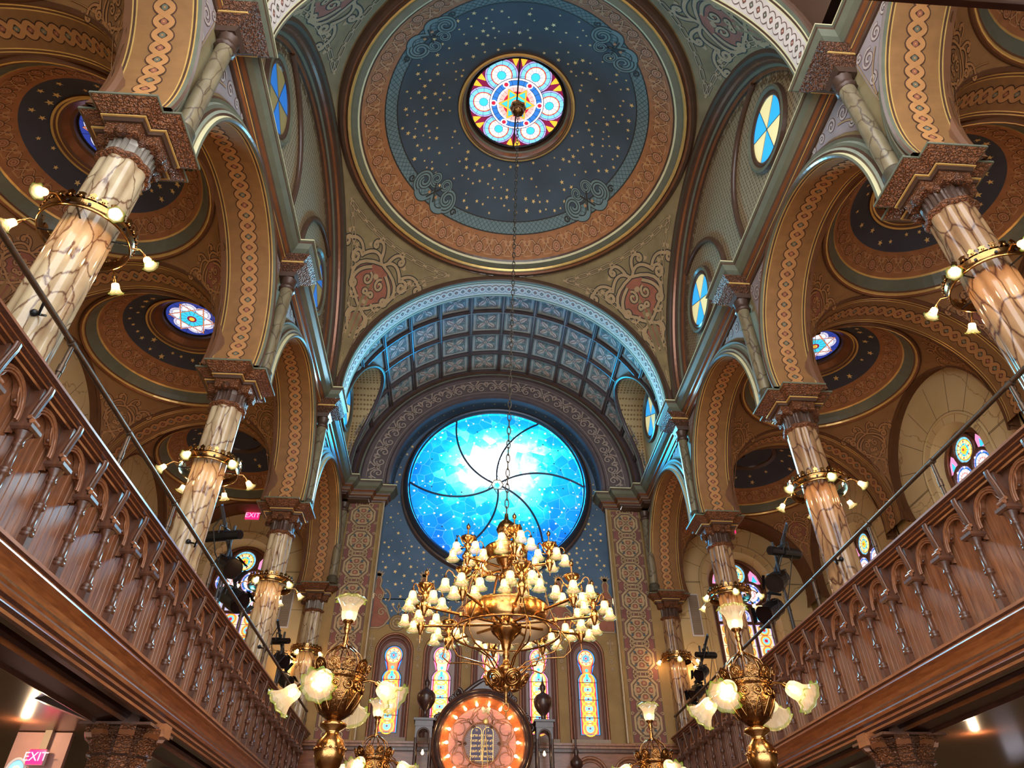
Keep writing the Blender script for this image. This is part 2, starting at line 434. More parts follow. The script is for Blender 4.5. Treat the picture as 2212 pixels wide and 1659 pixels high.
def tag(o, label=None, cat=None, group=None, kind=None):
    if label: o['label'] = label
    if cat: o['category'] = cat
    if group: o['group'] = group
    if kind: o['kind'] = kind
    return o
def empty(name, loc, label=None, cat=None, group=None, rz=0.0):
    o = bpy.data.objects.new(name, None); COL.objects.link(o)
    o.location = loc; o.rotation_euler = (0, 0, rz); o.empty_display_size = 0.1
    return tag(o, label, cat, group)
def struct(mb, name, label, cat, org=(0, 0, 0)):
    return tag(mb.build(name, None, org), label, cat, None, 'structure')
def kids(o): return [c for c in o.children]
def copy_tree(o, parent=None):
    c = o.copy(); COL.objects.link(c); c.parent = parent
    for ch in kids(o): copy_tree(ch, c)
    return c
def lamp(loc, energy, color=(1, 0.80, 0.56), r=0.03):
    d = bpy.data.lights.new('lamp_glow', 'POINT'); d.energy = energy; d.color = color; d.shadow_soft_size = r
    o = bpy.data.objects.new('lamp_glow', d); COL.objects.link(o); o.location = loc
    return o

# ---------------------------------------------------------------- 2D ornament helpers
def circ(cx, cy, r, n=16, a0=0.0):
    return [(cx + r * cos(a0 + 2 * pi * i / n), cy + r * sin(a0 + 2 * pi * i / n)) for i in range(n)]
def arc(cx, cy, r, a0, a1, n=12):
    return [(cx + r * cos(a0 + (a1 - a0) * i / n), cy + r * sin(a0 + (a1 - a0) * i / n)) for i in range(n + 1)]
def spiral(cx, cy, r0, r1, a0, turns, n=24):
    return [(cx + (r0 + (r1 - r0) * i / n) * cos(a0 + 2 * pi * turns * i / n), cy + (r0 + (r1 - r0) * i / n) * sin(a0 + 2 * pi * turns * i / n)) for i in range(n + 1)]
def bez(a, b, c, d, n=12):
    out = []
    for i in range(n + 1):
        t = i / n; q = 1 - t
        out.append((q**3 * a[0] + 3 * q * q * t * b[0] + 3 * q * t * t * c[0] + t**3 * d[0], q**3 * a[1] + 3 * q * q * t * b[1] + 3 * q * t * t * c[1] + t**3 * d[1]))
    return out
def mir(pts): return [(-x, y) for x, y in pts]
def shift(pts, dx, dy, k=1.0, rot=0.0):
    c, s_ = cos(rot), sin(rot)
    return [(dx + k * (c * x - s_ * y), dy + k * (s_ * x + c * y)) for x, y in pts]

def guilloche(mb, F, L, v0, h, light, ground, dark, c1, c2, pitch=None):
    """two interlaced ribbons round a row of eyes, along u in 0..L about v0"""
    pitch = pitch or h * 2.1
    n = max(2, int(round(L / pitch))); p = L / n
    S = 10
    for sgn in (1, -1):
        pts = [(p * i / S, v0 + sgn * h * 0.72 * sin(pi * i / S)) for i in range(n * S + 1)]
        mb.ink(pts, h * 0.50, F, light, dark, lift=0.004 if sgn > 0 else 0.006, edge=0.24)
    for k in range(n):
        mb.disc(p * (k + .5), v0, h * 0.36, F, dark, 0.004, 10)
        mb.disc(p * (k + .5), v0, h * 0.28, F, (c1, c2)[k % 2], 0.0065, 10)
        mb.disc(p * (k + .5), v0, h * 0.11, F, light, 0.009, 8)
def vine_band(mb, F, L, v0, h, light, dark, ground, n):
    """round flower medallions joined by a wavy vine with leaves"""
    p = L / n
    mb.ink([(L * i / (n * 10), v0 + 0.55 * h * sin(2 * pi * i / 10)) for i in range(n * 10 + 1)], h * 0.13, F, light, dark)
    mb.ink([(L * i / (n * 10), v0 - 0.55 * h * sin(2 * pi * i / 10)) for i in range(n * 10 + 1)], h * 0.13, F, light, dark, lift=0.007)
    for k in range(n):
        x = p * (k + .5); w = -0.28 * h
        mb.disc(x, v0 + w, h * 0.5, F, dark, 0.011, 14); mb.disc(x, v0 + w, h * 0.43, F, light, 0.013, 14)
        mb.disc(x, v0 + w, h * 0.33, F, ground, 0.015, 12)
        for q in range(6):
            mb.disc(x + h * 0.17 * cos(q * pi / 3), v0 + w + h * 0.17 * sin(q * pi / 3), h * 0.085, F, light, 0.017, 6)
        x = p * k
        for sx in (-1, 1):
            leaf = [(0, 0), (.25, .28), (.12, .42), (.42, .5), (.55, .8), (.62, .45), (.9, .4), (.6, .2), (.62, 0)]
            mb.fill([(x + sx * h * a * 0.62, v0 + h * (b * 0.95 + 0.08)) for a, b in leaf], F, light, 0.0115)
            mb.stroke([(x, v0 - .75 * h), (x + sx * p * .18, v0 - .75 * h), (x + sx * p * .18, v0 - .2 * h)], h * 0.1, F, light, lift=0.0105)
def chain_link(mb, pts, w, F, light, dark, ll=0.22):
    """ornamental paper-chain border along a polyline"""
    d = [0.0]
    for i in range(1, len(pts)): d.append(d[-1] + hypot(pts[i][0] - pts[i-1][0], pts[i][1] - pts[i-1][1]))
    def at(t):
        for i in range(1, len(pts)):
            if t <= d[i] or i == len(pts) - 1:
                q = (t - d[i-1]) / ((d[i] - d[i-1]) or 1e-9); q = min(1, max(0, q))
                x = pts[i-1][0] + (pts[i][0] - pts[i-1][0]) * q; y = pts[i-1][1] + (pts[i][1] - pts[i-1][1]) * q
                a = atan2(pts[i][1] - pts[i-1][1], pts[i][0] - pts[i-1][0]); return x, y, a
    n = max(1, int(d[-1] / ll)); p = d[-1] / n
    for k in range(n):
        x, y, a = at(p * (k + .5))
        e = p * 0.36
        q = [(-e - w * .35, 0), (-e, w / 2), (e, w / 2), (e + w * .35, 0), (e, -w / 2), (-e, -w / 2)]
        mb.stroke(shift(q, x, y, 1, a), w * 0.5, F, dark, True, 0.004)
        mb.stroke(shift(q, x, y, 1, a), w * 0.26, F, light, True, 0.007)
        x, y, a = at(p * k)
        mb.stroke(shift([(-p * .16, 0), (p * .16, 0)], x, y, 1, a), w * 0.5, F, light, False, 0.009)

def arabesque(mb, F, S, y0, light, dark, body, bodyline, drop=True):
    """symmetrical scroll ornament of height about S above y0"""
    w = S * 0.030
    def both(pts, ww=w, closed=False, lf=0.006):
        q = [(x * S * .70, y0 + y * S) for x, y in pts]
        mb.ink(q, ww, F, light, dark, closed, lf); mb.ink(mir(q), ww, F, light, dark, closed, lf)
    # heart-shaped cartouche
    half = bez((0, .80), (.28, .74), (.32, .52), (.11, .40), 8) + bez((.11, .40), (.09, .36), (.05, .33), (.0, .30), 4)[1:]
    poly = [(x * S, y0 + y * S) for x, y in half] + [(-x * S, y0 + y * S) for x, y in reversed(half[1:-1])]
    mb.fill(poly, F, body, 0.004); mb.ink(poly, w, F, light, dark, True, 0.006)
    if drop:
        half = bez((0, .29), (.14, .25), (.11, .12), (0, .0), 8)
        poly = [(x * S, y0 + y * S) for x, y in half] + [(-x * S, y0 + y * S) for x, y in reversed(half[1:-1])]
        mb.fill(poly, F, body, 0.004); mb.ink(poly, w, F, light, dark, True, 0.006)
    both(spiral(.10, .60, .07, .015, pi * .5, 1.2, 14), w * .8, lf=0.009)
    both(spiral(.05, .47, .04, .012, pi * 1.2, -1.1, 12), w * .8, lf=0.009)
    mb.disc(0, y0 + .66 * S, S * .03, F, light, 0.010, 8); mb.disc(0, y0 + .38 * S, S * .022, F, light, 0.010, 8)
    # flanking scrolls
    both(bez((.02, .80), (.12, .92), (.26, .86), (.34, .74), 10) + spiral(.40, .70, .075, .02, pi * .75, -1.3, 16))
    both(bez((.12, .72), (.24, .66), (.30, .60), (.30, .50), 8) + spiral(.26, .48, .05, .015, .2, -1.2, 12))
    both(bez((.34, .78), (.42, .86), (.52, .86), (.60, .80), 8) + spiral(.62, .75, .05, .012, pi * .6, -1.2, 12))
    both(bez((.06, .84), (.08, .96), (.16, 1.0), (.22, .96), 8) + spiral(.22, .92, .04, .01, pi * .5, -1.1, 10))
    both(bez((.11, .40), (.16, .34), (.22, .34), (.23, .40), 6), w * .8)
    both(bez((.05, .26), (.12, .28), (.17, .24), (.16, .18), 6) + spiral(.135, .17, .026, .008, 0, -1, 8), w * .8)
    for (x, y, r) in ((.47, .78, .035), (.30, .88, .03), (.36, .58, .03), (.68, .83, .03), (.20, .98, .025), (.19, .27, .022)):
        for sx in (-1, 1):
            mb.fill([(sx * S * .70 * (x + r * a), y0 + S * (y + r * b)) for a, b in ((-1, -.4), (-.5, .5), (0, 1.2), (.5, .5), (1.2, .2), (.4, -.5))], F, light, 0.0085)
# ================================================================ the building shell
YC = [0.28, 4.08, 7.88, 11.68, 15.48]          # column lines
YB = [2.18, 5.98, 9.78, 13.58]                 # bay centres
SIDE = {-1: 'left', 1: 'right'}
ZA, RA = 8.1, 1.6                              # arcade and aisle arches: centre height, radius
A0 = asin(-0.4 / RA); A1 = pi - A0             # they run on below the centre line
XA = 5.95                                      # aisle dome axis

def arch_strip(mb, P, prof, a0, a1, n, mats):
    """sweep profile points prof[(r, d)] round an arc; P(r, d, ang) -> point"""
    rows = [[P(r, d, a0 + (a1 - a0) * i / n) for i in range(n + 1)] for r, d in prof]
    mb.loft(rows, mats, smooth=False)

# ---------------- floor
mb = MB(); mb.box(-8.2, 8.2, -4.0, 16.2, -0.1, 0.0, 'floorwood')
struct(mb, 'floor', 'dark wooden floor of the sanctuary below the frame', 'floor')

# ---------------- nave arcade: spandrel wall with three arches per side
for s in (-1, 1):
    wl = MB()
    for b, yc in enumerate(YB):
        F0 = lambda y, z, l=0.0: (s * (3.8 - l), y, z)
        n = 40; inner = []; outer = []
        for i in range(n + 1):
            a = A0 + (A1 - A0) * i / n
            c_, s_ = cos(a), sin(a)
            inner.append(F0(yc + 1.86 * c_, ZA + 1.86 * s_))
            t = min(1.9 / abs(c_) if abs(c_) > 1e-6 else 99, (9.95 - ZA) / s_ if s_ > 1e-6 else 99)
            if t < 1.86: t = 1.86
            outer.append(F0(yc + t * c_, ZA + t * s_))
        wl.loft([inner, outer], 'olive')
        # spandrel scrolls either side of the arch
        for q in (-1, 1):
            col = yc + q * 1.9
            F = lambda u, v, l, col=col, q=q: (s * (3.8 - l), col - q * u, v)
            wl.fill([(.15, 9.9), (.16, 9.1), (.27, 9.12), (.45, 9.36), (.7, 9.6), (.95, 9.76), (1.25, 9.87)], F, 'mauve', 0.003, (.42, 9.68))
            for (x, z, r, t) in ((.34, 9.62, .13, 1.6), (.60, 9.73, .10, 1.5), (.84, 9.81, .07, 1.4), (.26, 9.33, .075, -1.5), (1.05, 9.86, .045, 1.2), (.24, 9.82, .06, 1.3)):
                wl.ink(spiral(x, z, r, r * .15, pi * .2, t, 20), .030, F, 'mauve_light', 'mauve_dark', lift=0.006)
            wl.ink(bez((.2, 9.1), (.22, 9.3), (.3, 9.45), (.5, 9.6)), .02, F, 'tan_line', 'mauve_dark', lift=0.007)
            wl.ink([(.18, 9.0), (.18, 9.9)], .012, F, 'tan_line', 'mauve_dark', lift=0.005)
    struct(wl, 'wall_%s' % SIDE[s], 'painted %s nave arcade wall with scrollwork between its arches' % SIDE[s], 'wall')

NTRIM = [0]
def trim(mb, label, cat='moulding', org=(0, 0, 0)):
    NTRIM[0] += 1
    return struct(mb, 'trim_%d' % NTRIM[0], label, cat, org)
BAYW = ['nearest the camera', 'second from the camera', 'third from the camera', 'farthest from the camera']

for s in (-1, 1):
    for b, yc in enumerate(YB):
        mb = MB()
        P = lambda r, d, a: (s * d, yc + r * cos(a), ZA + r * sin(a))
        # nave face archivolt, then the soffit, then the aisle face
        prof = [(1.87, 3.8), (1.87, 3.75), (1.84, 3.73), (1.80, 3.74), (1.78, 3.70), (1.74, 3.69), (1.72, 3.66), (1.69, 3.645), (1.66, 3.65), (1.645, 3.61), (1.62, 3.60), (RA, 3.62)]
        ms = ['umber', 'umber', 'greengrey', 'greengrey_glint', 'greengrey', 'umber', 'greengrey_glint', 'umber', 'paleline', 'greengrey', 'umber']
        arch_strip(mb, P, prof, A0, A1, 56, ms)
        xs = [(RA, 3.62), (RA, 3.66), (RA, 3.675), (RA, 3.70), (RA, 3.715), (RA, 4.265), (RA, 4.28), (RA, 4.305), (RA, 4.32), (RA, 4.40)]
        arch_strip(mb, P, xs, A0, A1, 56, ['greengrey', 'gold', 'umber', 'gold', 'aisle_band', 'gold', 'umber', 'gold', 'aisle_dark'])
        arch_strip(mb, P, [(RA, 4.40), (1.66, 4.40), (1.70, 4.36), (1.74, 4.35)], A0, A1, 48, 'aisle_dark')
        L = RA * (A1 - A0)
        F = lambda u, v, l: (s * (3.99 + v), yc + (RA - l) * cos(A0 + u / RA), ZA + (RA - l) * sin(A0 + u / RA))
        guilloche(mb, F, L, 0, 0.115, 'aisle_light', 'aisle_band', 'aisle_line', 'terra', 'greengrey', 0.155)
        trim(mb, 'painted guilloche arch of the %s nave arcade, %s' % (SIDE[s], BAYW[b]), 'arch')
    # transverse arches across the aisle
    for k, y0 in enumerate(YC[1:4]):
        mb = MB()
        P = lambda r, d, a: (s * XA + r * cos(a), y0 + d, ZA + r * sin(a))
        pr = [(1.76, -.30), (1.70, -.31), (1.66, -.34), (1.62, -.34), (RA, -.30), (RA, -.275), (RA, -.26), (RA, -.235), (RA, -.22), (RA, .22), (RA, .235), (RA, .26), (RA, .275), (RA, .30), (1.62, .34), (1.66, .34), (1.70, .31), (1.76, .30)]
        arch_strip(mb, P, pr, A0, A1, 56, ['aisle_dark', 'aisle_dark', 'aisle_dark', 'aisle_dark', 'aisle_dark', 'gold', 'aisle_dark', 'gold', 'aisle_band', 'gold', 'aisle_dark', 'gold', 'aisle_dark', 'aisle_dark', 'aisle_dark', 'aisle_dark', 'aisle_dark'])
        F = lambda u, v, l: (s * XA + (RA - l) * cos(A0 + u / RA), y0 + v, ZA + (RA - l) * sin(A0 + u / RA))
        guilloche(mb, F, RA * (A1 - A0), 0, 0.115, 'aisle_light', 'aisle_band', 'aisle_line', 'terra', 'greengrey', 0.155)
        trim(mb, 'painted guilloche arch crossing the %s aisle at the %s column' % (SIDE[s], ['near', 'middle', 'far'][k]), 'arch')

def lat_min(phi):
    return acos(min(1, 1 / (sqrt(2) * max(cos(phi), sin(phi)))))
def pendentives(mb, cx, cy, zs, a, mat, nu=40, nv=22):
    R = a * sqrt(2)
    for q in range(4):
        def P(u, v, q=q):
            ph = u * pi / 2; lm = lat_min(ph); la = lm + (pi / 4 - lm) * v
            return (cx + R * cos(la) * cos(ph + q * pi / 2), cy + R * cos(la) * sin(ph + q * pi / 2), zs + R * sin(la))
        mb.surf(P, nu, nv, mat)
def pend_F(cx, cy, zs, a, q):
    R = a * sqrt(2)
    def F(u, v, l):
        la = v / R; lo = pi / 4 + q * pi / 2 + u / (R * max(.2, cos(la))); r = R - l
        return (cx + r * cos(la) * cos(lo), cy + r * cos(la) * sin(lo), zs + r * sin(la))
    return F
def pend_outline(a, inset, n=10):
    """outline curve of a pendentive in its own (u, v), inset from the edges"""
    R = a * sqrt(2); left = []
    for i in range(n + 1):
        ph = pi / 4 * i / n                     # from the x face (0) to the corner (45 deg)
        la = lat_min(ph)
        left.append((R * cos(la) * (ph - pi / 4), R * la))
    out = []
    for i, (u, v) in enumerate(left):
        out.append((u, v))
    return out
def dome_z(r, z0, r0, z1, r1):
    """spherical cap through (r0, z0) and (r1, z1) with its pole on the axis"""
    # R^2 = r^2 + (z - c)^2
    c = (r1 * r1 - r0 * r0 + z1 * z1 - z0 * z0) / (2 * (z1 - z0))
    R = sqrt(r0 * r0 + (z0 - c) ** 2)
    return c + sqrt(max(0, R * R - r * r))

def scatter(n, test, gen, dmin, seed):
    rnd = random.Random(seed); out = []; tries = 0
    while len(out) < n and tries < n * 60:
        tries += 1; p = gen(rnd)
        if not test(p): continue
        if all((p[0] - q[0]) ** 2 + (p[1] - q[1]) ** 2 > dmin * dmin for q in out): out.append(p)
    return out

# ---------------- aisle vaults
ZR = ZA + RA
for s in (-1, 1):
    for b, yc in enumerate(YB):
        mb = MB(); cx = s * XA
        pendentives(mb, cx, yc, ZA, RA, 'aisle')
        zf = lambda r: dome_z(r, ZR + .02, 1.5, 10.42, .62)
        # ring mouldings and dome bands
        prof = [(RA, ZR), (1.585, ZR - .03), (1.56, ZR - .045), (1.54, ZR - .02), (1.525, ZR - .02), (1.51, ZR + .01), (1.49, ZR + .03)]
        mt = ['aisle_dark', 'aisle_dark', 'copper', 'gold', 'gold', 'aisle_dark']
        prof += [(r, zf(r)) for r in (1.44, 1.38, 1.36)]; mt += ['greengrey', 'greengrey', 'gold']
        prof += [(r, zf(r)) for r in (1.28, 1.20, 1.12, 1.06)]; mt += ['frieze', 'frieze', 'frieze', 'frieze']
        prof += [(r, zf(r)) for r in (.98, .9, .82, .74)]; mt += ['aisle_blue'] * 4
        if b == 3:
            # plain closed eye with a raised rim
            prof += [(.66, zf(.66)), (.60, zf(.6)), (.58, zf(.58) - .03), (.50, zf(.5) - .03), (.48, zf(.48)), (.3, zf(.3)), (.001, zf(.01))]
            mt += ['aisle_blue', 'aisle_blue', 'umber', 'umber', 'umber', 'aisle_blue', 'aisle_blue']
        else:
            prof += [(.73, zf(.74) - .03), (.70, zf(.7) - .04), (.68, zf(.68) - .01), (.655, zf(.66) - .02), (.62, zf(.62)), (.54, 10.50), (.50, 10.52), (.47, 10.60)]
            mt += ['aisle_dark', 'gold', 'aisle_dark', 'gold', 'aisle_dark', 'copper', 'aisle_dark', 'umber']
        mb.lathe(prof, 64, mt, (cx, yc, 0), caps=False, smooth=False)
        F = lambda u, v, l: (cx + (v) * cos(u), yc + (v) * sin(u), zf(v) - l)
        # vine frieze
        F2 = lambda u, v, l: F(u / 1.2, 1.2 - v, l)
        vine_band(mb, F2, 2 * pi * 1.2, 0.0, 0.13, 'frieze_light', 'frieze_dark', 'terra', 26)
        # stars
        F3 = lambda u, v, l: (cx + u, yc + v, zf(hypot(u, v)) - l)
        rr = .70 if b == 3 else .80
        for p in scatter(30, lambda p: rr < hypot(*p) < .99, lambda r_: (r_.uniform(-1, 1), r_.uniform(-1, 1)), .155, 11 + b):
            rs = random.Random(int(p[0] * 1e4)); mb.star(p[0], p[1], rs.choice((.034, .045, .056)), F3, 'star_gold', 0.006, rs.uniform(0, 6))
        if b != 3:
            pass
        # pendentive ornament
        R = RA * sqrt(2)
        for q in range(4):
            G = pend_F(cx, yc, ZA, RA, q)
            o = pend_outline(RA, 0)
            arabesque(mb, G, 1.05, .60, 'aisle_light', 'aisle_line', 'terra' if b % 2 else 'aisle_band', 'aisle_line')
            # double line border
            tri = []
            for (u, v) in o:
                k = max(0.0, 1 - (v / (R * pi / 4)) ** 6)
                tri.append((u * .86 if u < 0 else u, v + .14 * k if v < 1.5 else v))
            tri = [(u * .84, min(v + .10, R * pi / 4 - .10)) for (u, v) in o if v < R * pi / 4 - .12]
            pts = tri + [(-u, v) for u, v in reversed(tri[:-1])]
            mb.ink(pts, .012, G, 'aisle_light', 'aisle_line', False, 0.004)
        # wall arches: outer wall soffit, and at the far bay the end wall soffit
        P = lambda r, d, a: (s * d, yc + r * cos(a), ZA + r * sin(a))
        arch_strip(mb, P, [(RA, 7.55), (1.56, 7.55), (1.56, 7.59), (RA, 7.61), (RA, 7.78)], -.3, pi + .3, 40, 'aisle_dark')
        if b == 3:
            P = lambda r, d, a: (cx + r * cos(a), d, ZA + r * sin(a))
            arch_strip(mb, P, [(RA, yc + RA), (1.55, yc + RA), (1.55, yc + RA + .05), (1.58, yc + RA + .08), (1.58, 15.76)], -.3, pi + .3, 40, 'aisle_dark')
        struct(mb, 'ceiling', 'painted %s aisle vault with starry dome in a vine frieze, %s' % (SIDE[s], BAYW[b]), 'vault')

# ---------------- aisle domes: round skylights of the first three bays
NW = [0]
def window(name_label, loc):
    NW[0] += 1
    return tag(bpy_empty('window_%d' % NW[0], loc), name_label, 'window', None, 'structure')
def bpy_empty(n, loc):
    o = bpy.data.objects.new(n, None); COL.objects.link(o); o.location = loc; o.empty_display_size = .1
    return o
def hexagram(mb, cx, cy, r, w, F, mat, lift, rot=0.0):
    for q in (0, 1):
        pts = [(cx + r * sin(rot + q * pi + 2 * pi * i / 3), cy + r * cos(rot + q * pi + 2 * pi * i / 3)) for i in range(3)]
        mb.stroke(pts, w, F, mat, True, lift + .002 * q)
for s in (-1, 1):
    for b in (0, 1, 2):
        cx, cy, z = s * XA, YB[b], 10.585
        w = window('round stained skylight with a six-pointed star, %s aisle bay %s' % (SIDE[s], BAYW[b]), (cx, cy, z))
        g = MB(); F = lambda u, v, l: (cx + u, cy + v, z - l)
        g.disc(0, 0, .475, F, 'g_deep', 0, 32)
        for q in range(6):
            a = q * pi / 3 + .52
            g.disc(.24 * cos(a), .24 * sin(a), .17, F, 'lead', .002, 18); g.disc(.24 * cos(a), .24 * sin(a), .162, F, 'g_lav', .003, 18)
            g.disc(.24 * cos(a), .24 * sin(a), .12, F, 'lead', .004, 18); g.disc(.24 * cos(a), .24 * sin(a), .113, F, 'g_white', .005, 18)
        g.fill(circ(0, 0, .24, 6, .0), F, 'g_cyan', .007)
        hexagram(g, 0, 0, .40, .045, F, 'lead', .009, .26); hexagram(g, 0, 0, .40, .028, F, 'g_orange', .013, .26)
        g.disc(0, 0, .085, F, 'g_plum', .018, 16); g.disc(0, 0, .05, F, 'g_yellow', .020, 14)
        for q in range(12): g.stroke([(.10 * cos(q * pi / 6), .10 * sin(q * pi / 6)), (.47 * cos(q * pi / 6), .47 * sin(q * pi / 6))], .006, F, 'lead', lift=.008)
        g.build('window_pane', w, (cx, cy, z))
        fr = MB(); fr.lathe([(.475, z), (.475, z - .02), (.455, z - .02), (.455, z)], 40, 'lead', (cx, cy, 0), caps=False)
        fr.build('window_frame', w, (cx, cy, z))

# ---------------- main dome over the nave
AN, ZN, YN = 3.5, 10.35, 7.88
mb = MB()
pendentives(mb, 0, YN, ZN, AN, 'olive', 64, 34)
ZD = ZN + AN
zd = lambda r: dome_z(r, ZD + .02, 3.12, 15.22, 1.16)
prof = [(AN, ZD), (3.44, ZD - .05), (3.38, ZD - .06), (3.34, ZD - .02), (3.30, ZD - .05), (3.27, ZD - .05), (3.25, ZD - .01), (3.22, ZD - .01), (3.12, ZD + .02), (3.09, zd(3.09)), (3.06, zd(3.06))]
mt = ['umber', 'umber', 'copper', 'umber', 'gold', 'gold', 'greengrey', 'greengrey', 'paleline', 'umber']
for r in (2.95, 2.85, 2.75, 2.66): prof.append((r, zd(r))); mt.append('frieze')
for r in (2.56, 2.43): prof.append((r, zd(r))); mt.append('lattice')
for k in range(1, 12):
    r = 2.43 - (2.43 - 1.24) * k / 11; prof.append((r, zd(r))); mt.append('dome_blue')
e = zd(1.24)
prof += [(1.22, e - .05), (1.18, e - .06), (1.17, e - .02), (1.15, e - .03), (1.13, e - .01), (1.11, e + .10), (1.08, e + .12), (1.08, e + .22), (1.03, e + .24)]
mt += ['umber', 'gold', 'umber', 'gold', 'umber', 'copper', 'greengrey', 'umber', 'umber']
mb.lathe(prof, 96, mt, (0, YN, 0), caps=False, smooth=False)
F2 = lambda u, v, l: ((2.86 - v) * cos(u / 2.86), YN + (2.86 - v) * sin(u / 2.86), zd(2.86 - v) - l)
vine_band(mb, F2, 2 * pi * 2.86, 0, .19, 'frieze_light', 'frieze_dark', 'terra', 40)
# lattice ring with four scroll cartouches on the diagonals
FP = lambda u, v, l: (u, YN + v, zd(hypot(u, v)) - l)
FR = lambda u, v, l: ((2.54 - v) * cos(u / 2.54), YN + (2.54 - v) * sin(u / 2.54), zd(2.54 - v) - l)
NL = 150
for k in range(NL):
    u = 2 * pi * 2.54 * k / NL; d = 2 * pi * 2.54 / NL
    for sg in (-1, 1): mb.stroke([(u - sg * d, -.1), (u + sg * d, .1)], .009, FR, 'lattice_line', lift=.004)
for v in (-.11, .11): mb.stroke([(2 * pi * 2.54 * i / 120, v) for i in range(121)], .022, FR, 'scroll_line', lift=.006)
for q in range(4):
    u0 = 2.54 * (pi / 4 + q * pi / 2)
    G = lambda u, v, l: FR(u0 + u, v - .02, l)
    for sg in (-1, 1):
        big = spiral(sg * .36, .16, .20, .05, pi * (1.5), sg * 1.3, 30)
        for ww, m_, lf in ((.13, 'scroll_line', .009), (.095, 'lattice', .012), (.02, 'scroll_line', .015)): mb.stroke(big, ww, G, m_, lift=lf)
        bk = bez((sg * .36, -.06), (sg * .2, -.16), (sg * .1, -.1), (0, .12))
        for ww, m_, lf in ((.12, 'scroll_line', .010), (.085, 'lattice', .013)): mb.stroke(bk, ww, G, m_, lift=lf)
        sm = spiral(sg * .15, .34, .14, .04, pi * 1.2, sg * 1.2, 24)
        for ww, m_, lf in ((.10, 'scroll_line', .011), (.07, 'lattice', .014), (.015, 'scroll_line', .017)): mb.stroke(sm, ww, G, m_, lift=lf)
        mb.disc(sg * .1, .08, .03, G, 'frieze_light', .019, 8)
        tip = spiral(sg * .62, .02, .07, .015, pi, sg * 1.2, 14); mb.stroke(tip, .03, G, 'scroll_line', lift=.012)
    mb.stroke([(-.1, -.02), (.1, .28)], .035, G, 'scroll_line', lift=.018); mb.stroke([(.1, -.02), (-.1, .28)], .035, G, 'scroll_line', lift=.019)
for p in scatter(250, lambda p: 1.32 < hypot(*p) < 2.36, lambda r_: (r_.uniform(-2.4, 2.4), r_.uniform(-2.4, 2.4)), .125, 5):
    rs = random.Random(int(p[0] * 1e4)); mb.star(p[0], p[1], rs.choice((.026, .032, .04, .05)), FP, 'star_gold', .008, rs.uniform(0, 6))
# pendentive ornament with chain borders
R = AN * sqrt(2)
for q in range(4):
    G = pend_F(0, YN, ZN, AN, q)
    arabesque(mb, G, 2.3, 1.32, 'tan_line', 'scroll_line', 'terra', 'terra_dark')
    o = [(u, v) for u, v in pend_outline(AN, 0, 24)]
    vt = R * pi / 4
    e1 = [(u * .86 + .0, v + .26 * (1 - (v / vt) ** 3) ) for u, v in o]
    e1 = [(u, v) for u, v in e1 if v < vt - .22]
    chain_link(mb, e1, .085, G, 'tan_line', 'scroll_line', .27); chain_link(mb, mir(e1), .085, G, 'tan_line', 'scroll_line', .27)
    top = e1[0]
    e2 = [(top[0] + (-2 * top[0]) * i / 30, vt - .24) for i in range(31)]
    chain_link(mb, e2, .085, G, 'tan_line', 'scroll_line', .27)
struct(mb, 'ceiling', 'great starry blue dome on painted pendentives over the nave', 'dome')

# dome skylight
z = zd(1.24) + .235
w = window('large round stained skylight with six circles and a star at the top of the great dome', (0, YN, z))
g = MB(); F = lambda u, v, l: (u, YN + v, z - l)
g.disc(0, 0, 1.045, F, 'g_plum', 0, 48)
for q in range(6):
    a = q * pi / 3 + pi / 6
    for sg in (-1, 1): g.fill([(1.04 * cos(a), 1.04 * sin(a)), (.8 * cos(a + sg * .09), .8 * sin(a + sg * .09)), (.98 * cos(a + sg * .16), .98 * sin(a + sg * .16))], F, 'g_yellow', .003)
for q in range(6):
    a = q * pi / 3; c, d = .70 * cos(a), .70 * sin(a)
    for r, m_ in ((.352, 'lead'), (.342, 'g_lilac'), (.312, 'lead'), (.304, 'g_sky'), (.225, 'g_red'), (.205, 'g_cream'), (.185, 'g_white'), (.095, 'lead'), (.088, 'g_cyan')):
        g.disc(c, d, r, F, m_, .004 + .002 * (.36 - r) * 10, 26)
    for k in range(12): g.stroke([(c + .095 * cos(k * pi / 6), d + .095 * sin(k * pi / 6)), (c + .34 * cos(k * pi / 6), d + .34 * sin(k * pi / 6))], .006, F, 'lead', lift=.011)
for r, m_ in ((.585, 'lead'), (.572, 'g_white'), (.535, 'lead'), (.525, 'g_blue'), (.43, 'lead'), (.42, 'g_white'), (.385, 'g_pink'), (.285, 'g_red')):
    g.disc(0, 0, r, F, m_, .014 + .002 * (.6 - r) * 10, 40)
for k in range(24): g.stroke([(.30 * cos(k * pi / 12), .30 * sin(k * pi / 12)), (.57 * cos(k * pi / 12), .57 * sin(k * pi / 12))], .006, F, 'lead', lift=.022)
for k in range(6):
    a = k * pi / 3
    for r, m_, l_ in ((.072, 'g_white', .024), (.045, 'lead', .025), (.040, 'g_red', .026)): g.disc(.49 * cos(a), .49 * sin(a), r, F, m_, l_, 12)
g.fill([(.38 * cos(k * pi / 6) * (1 if k % 2 == 0 else .58), .38 * sin(k * pi / 6) * (1 if k % 2 == 0 else .58)) for k in range(12)], F, 'g_cyan', .027)
hexagram(g, 0, 0, .36, .075, F, 'lead', .029, pi / 6); hexagram(g, 0, 0, .36, .060, F, 'g_yellow', .033, pi / 6)
g.disc(0, 0, .16, F, 'g_cyan', .038, 6); g.disc(0, 0, .12, F, 'g_orange', .040, 12)
g.build('window_pane', w, (0, YN, z))
fr = MB()
fr.tube([(0, YN - 1.05, z - .045), (0, YN + 1.05, z - .045)], .016, 6, 'lead')
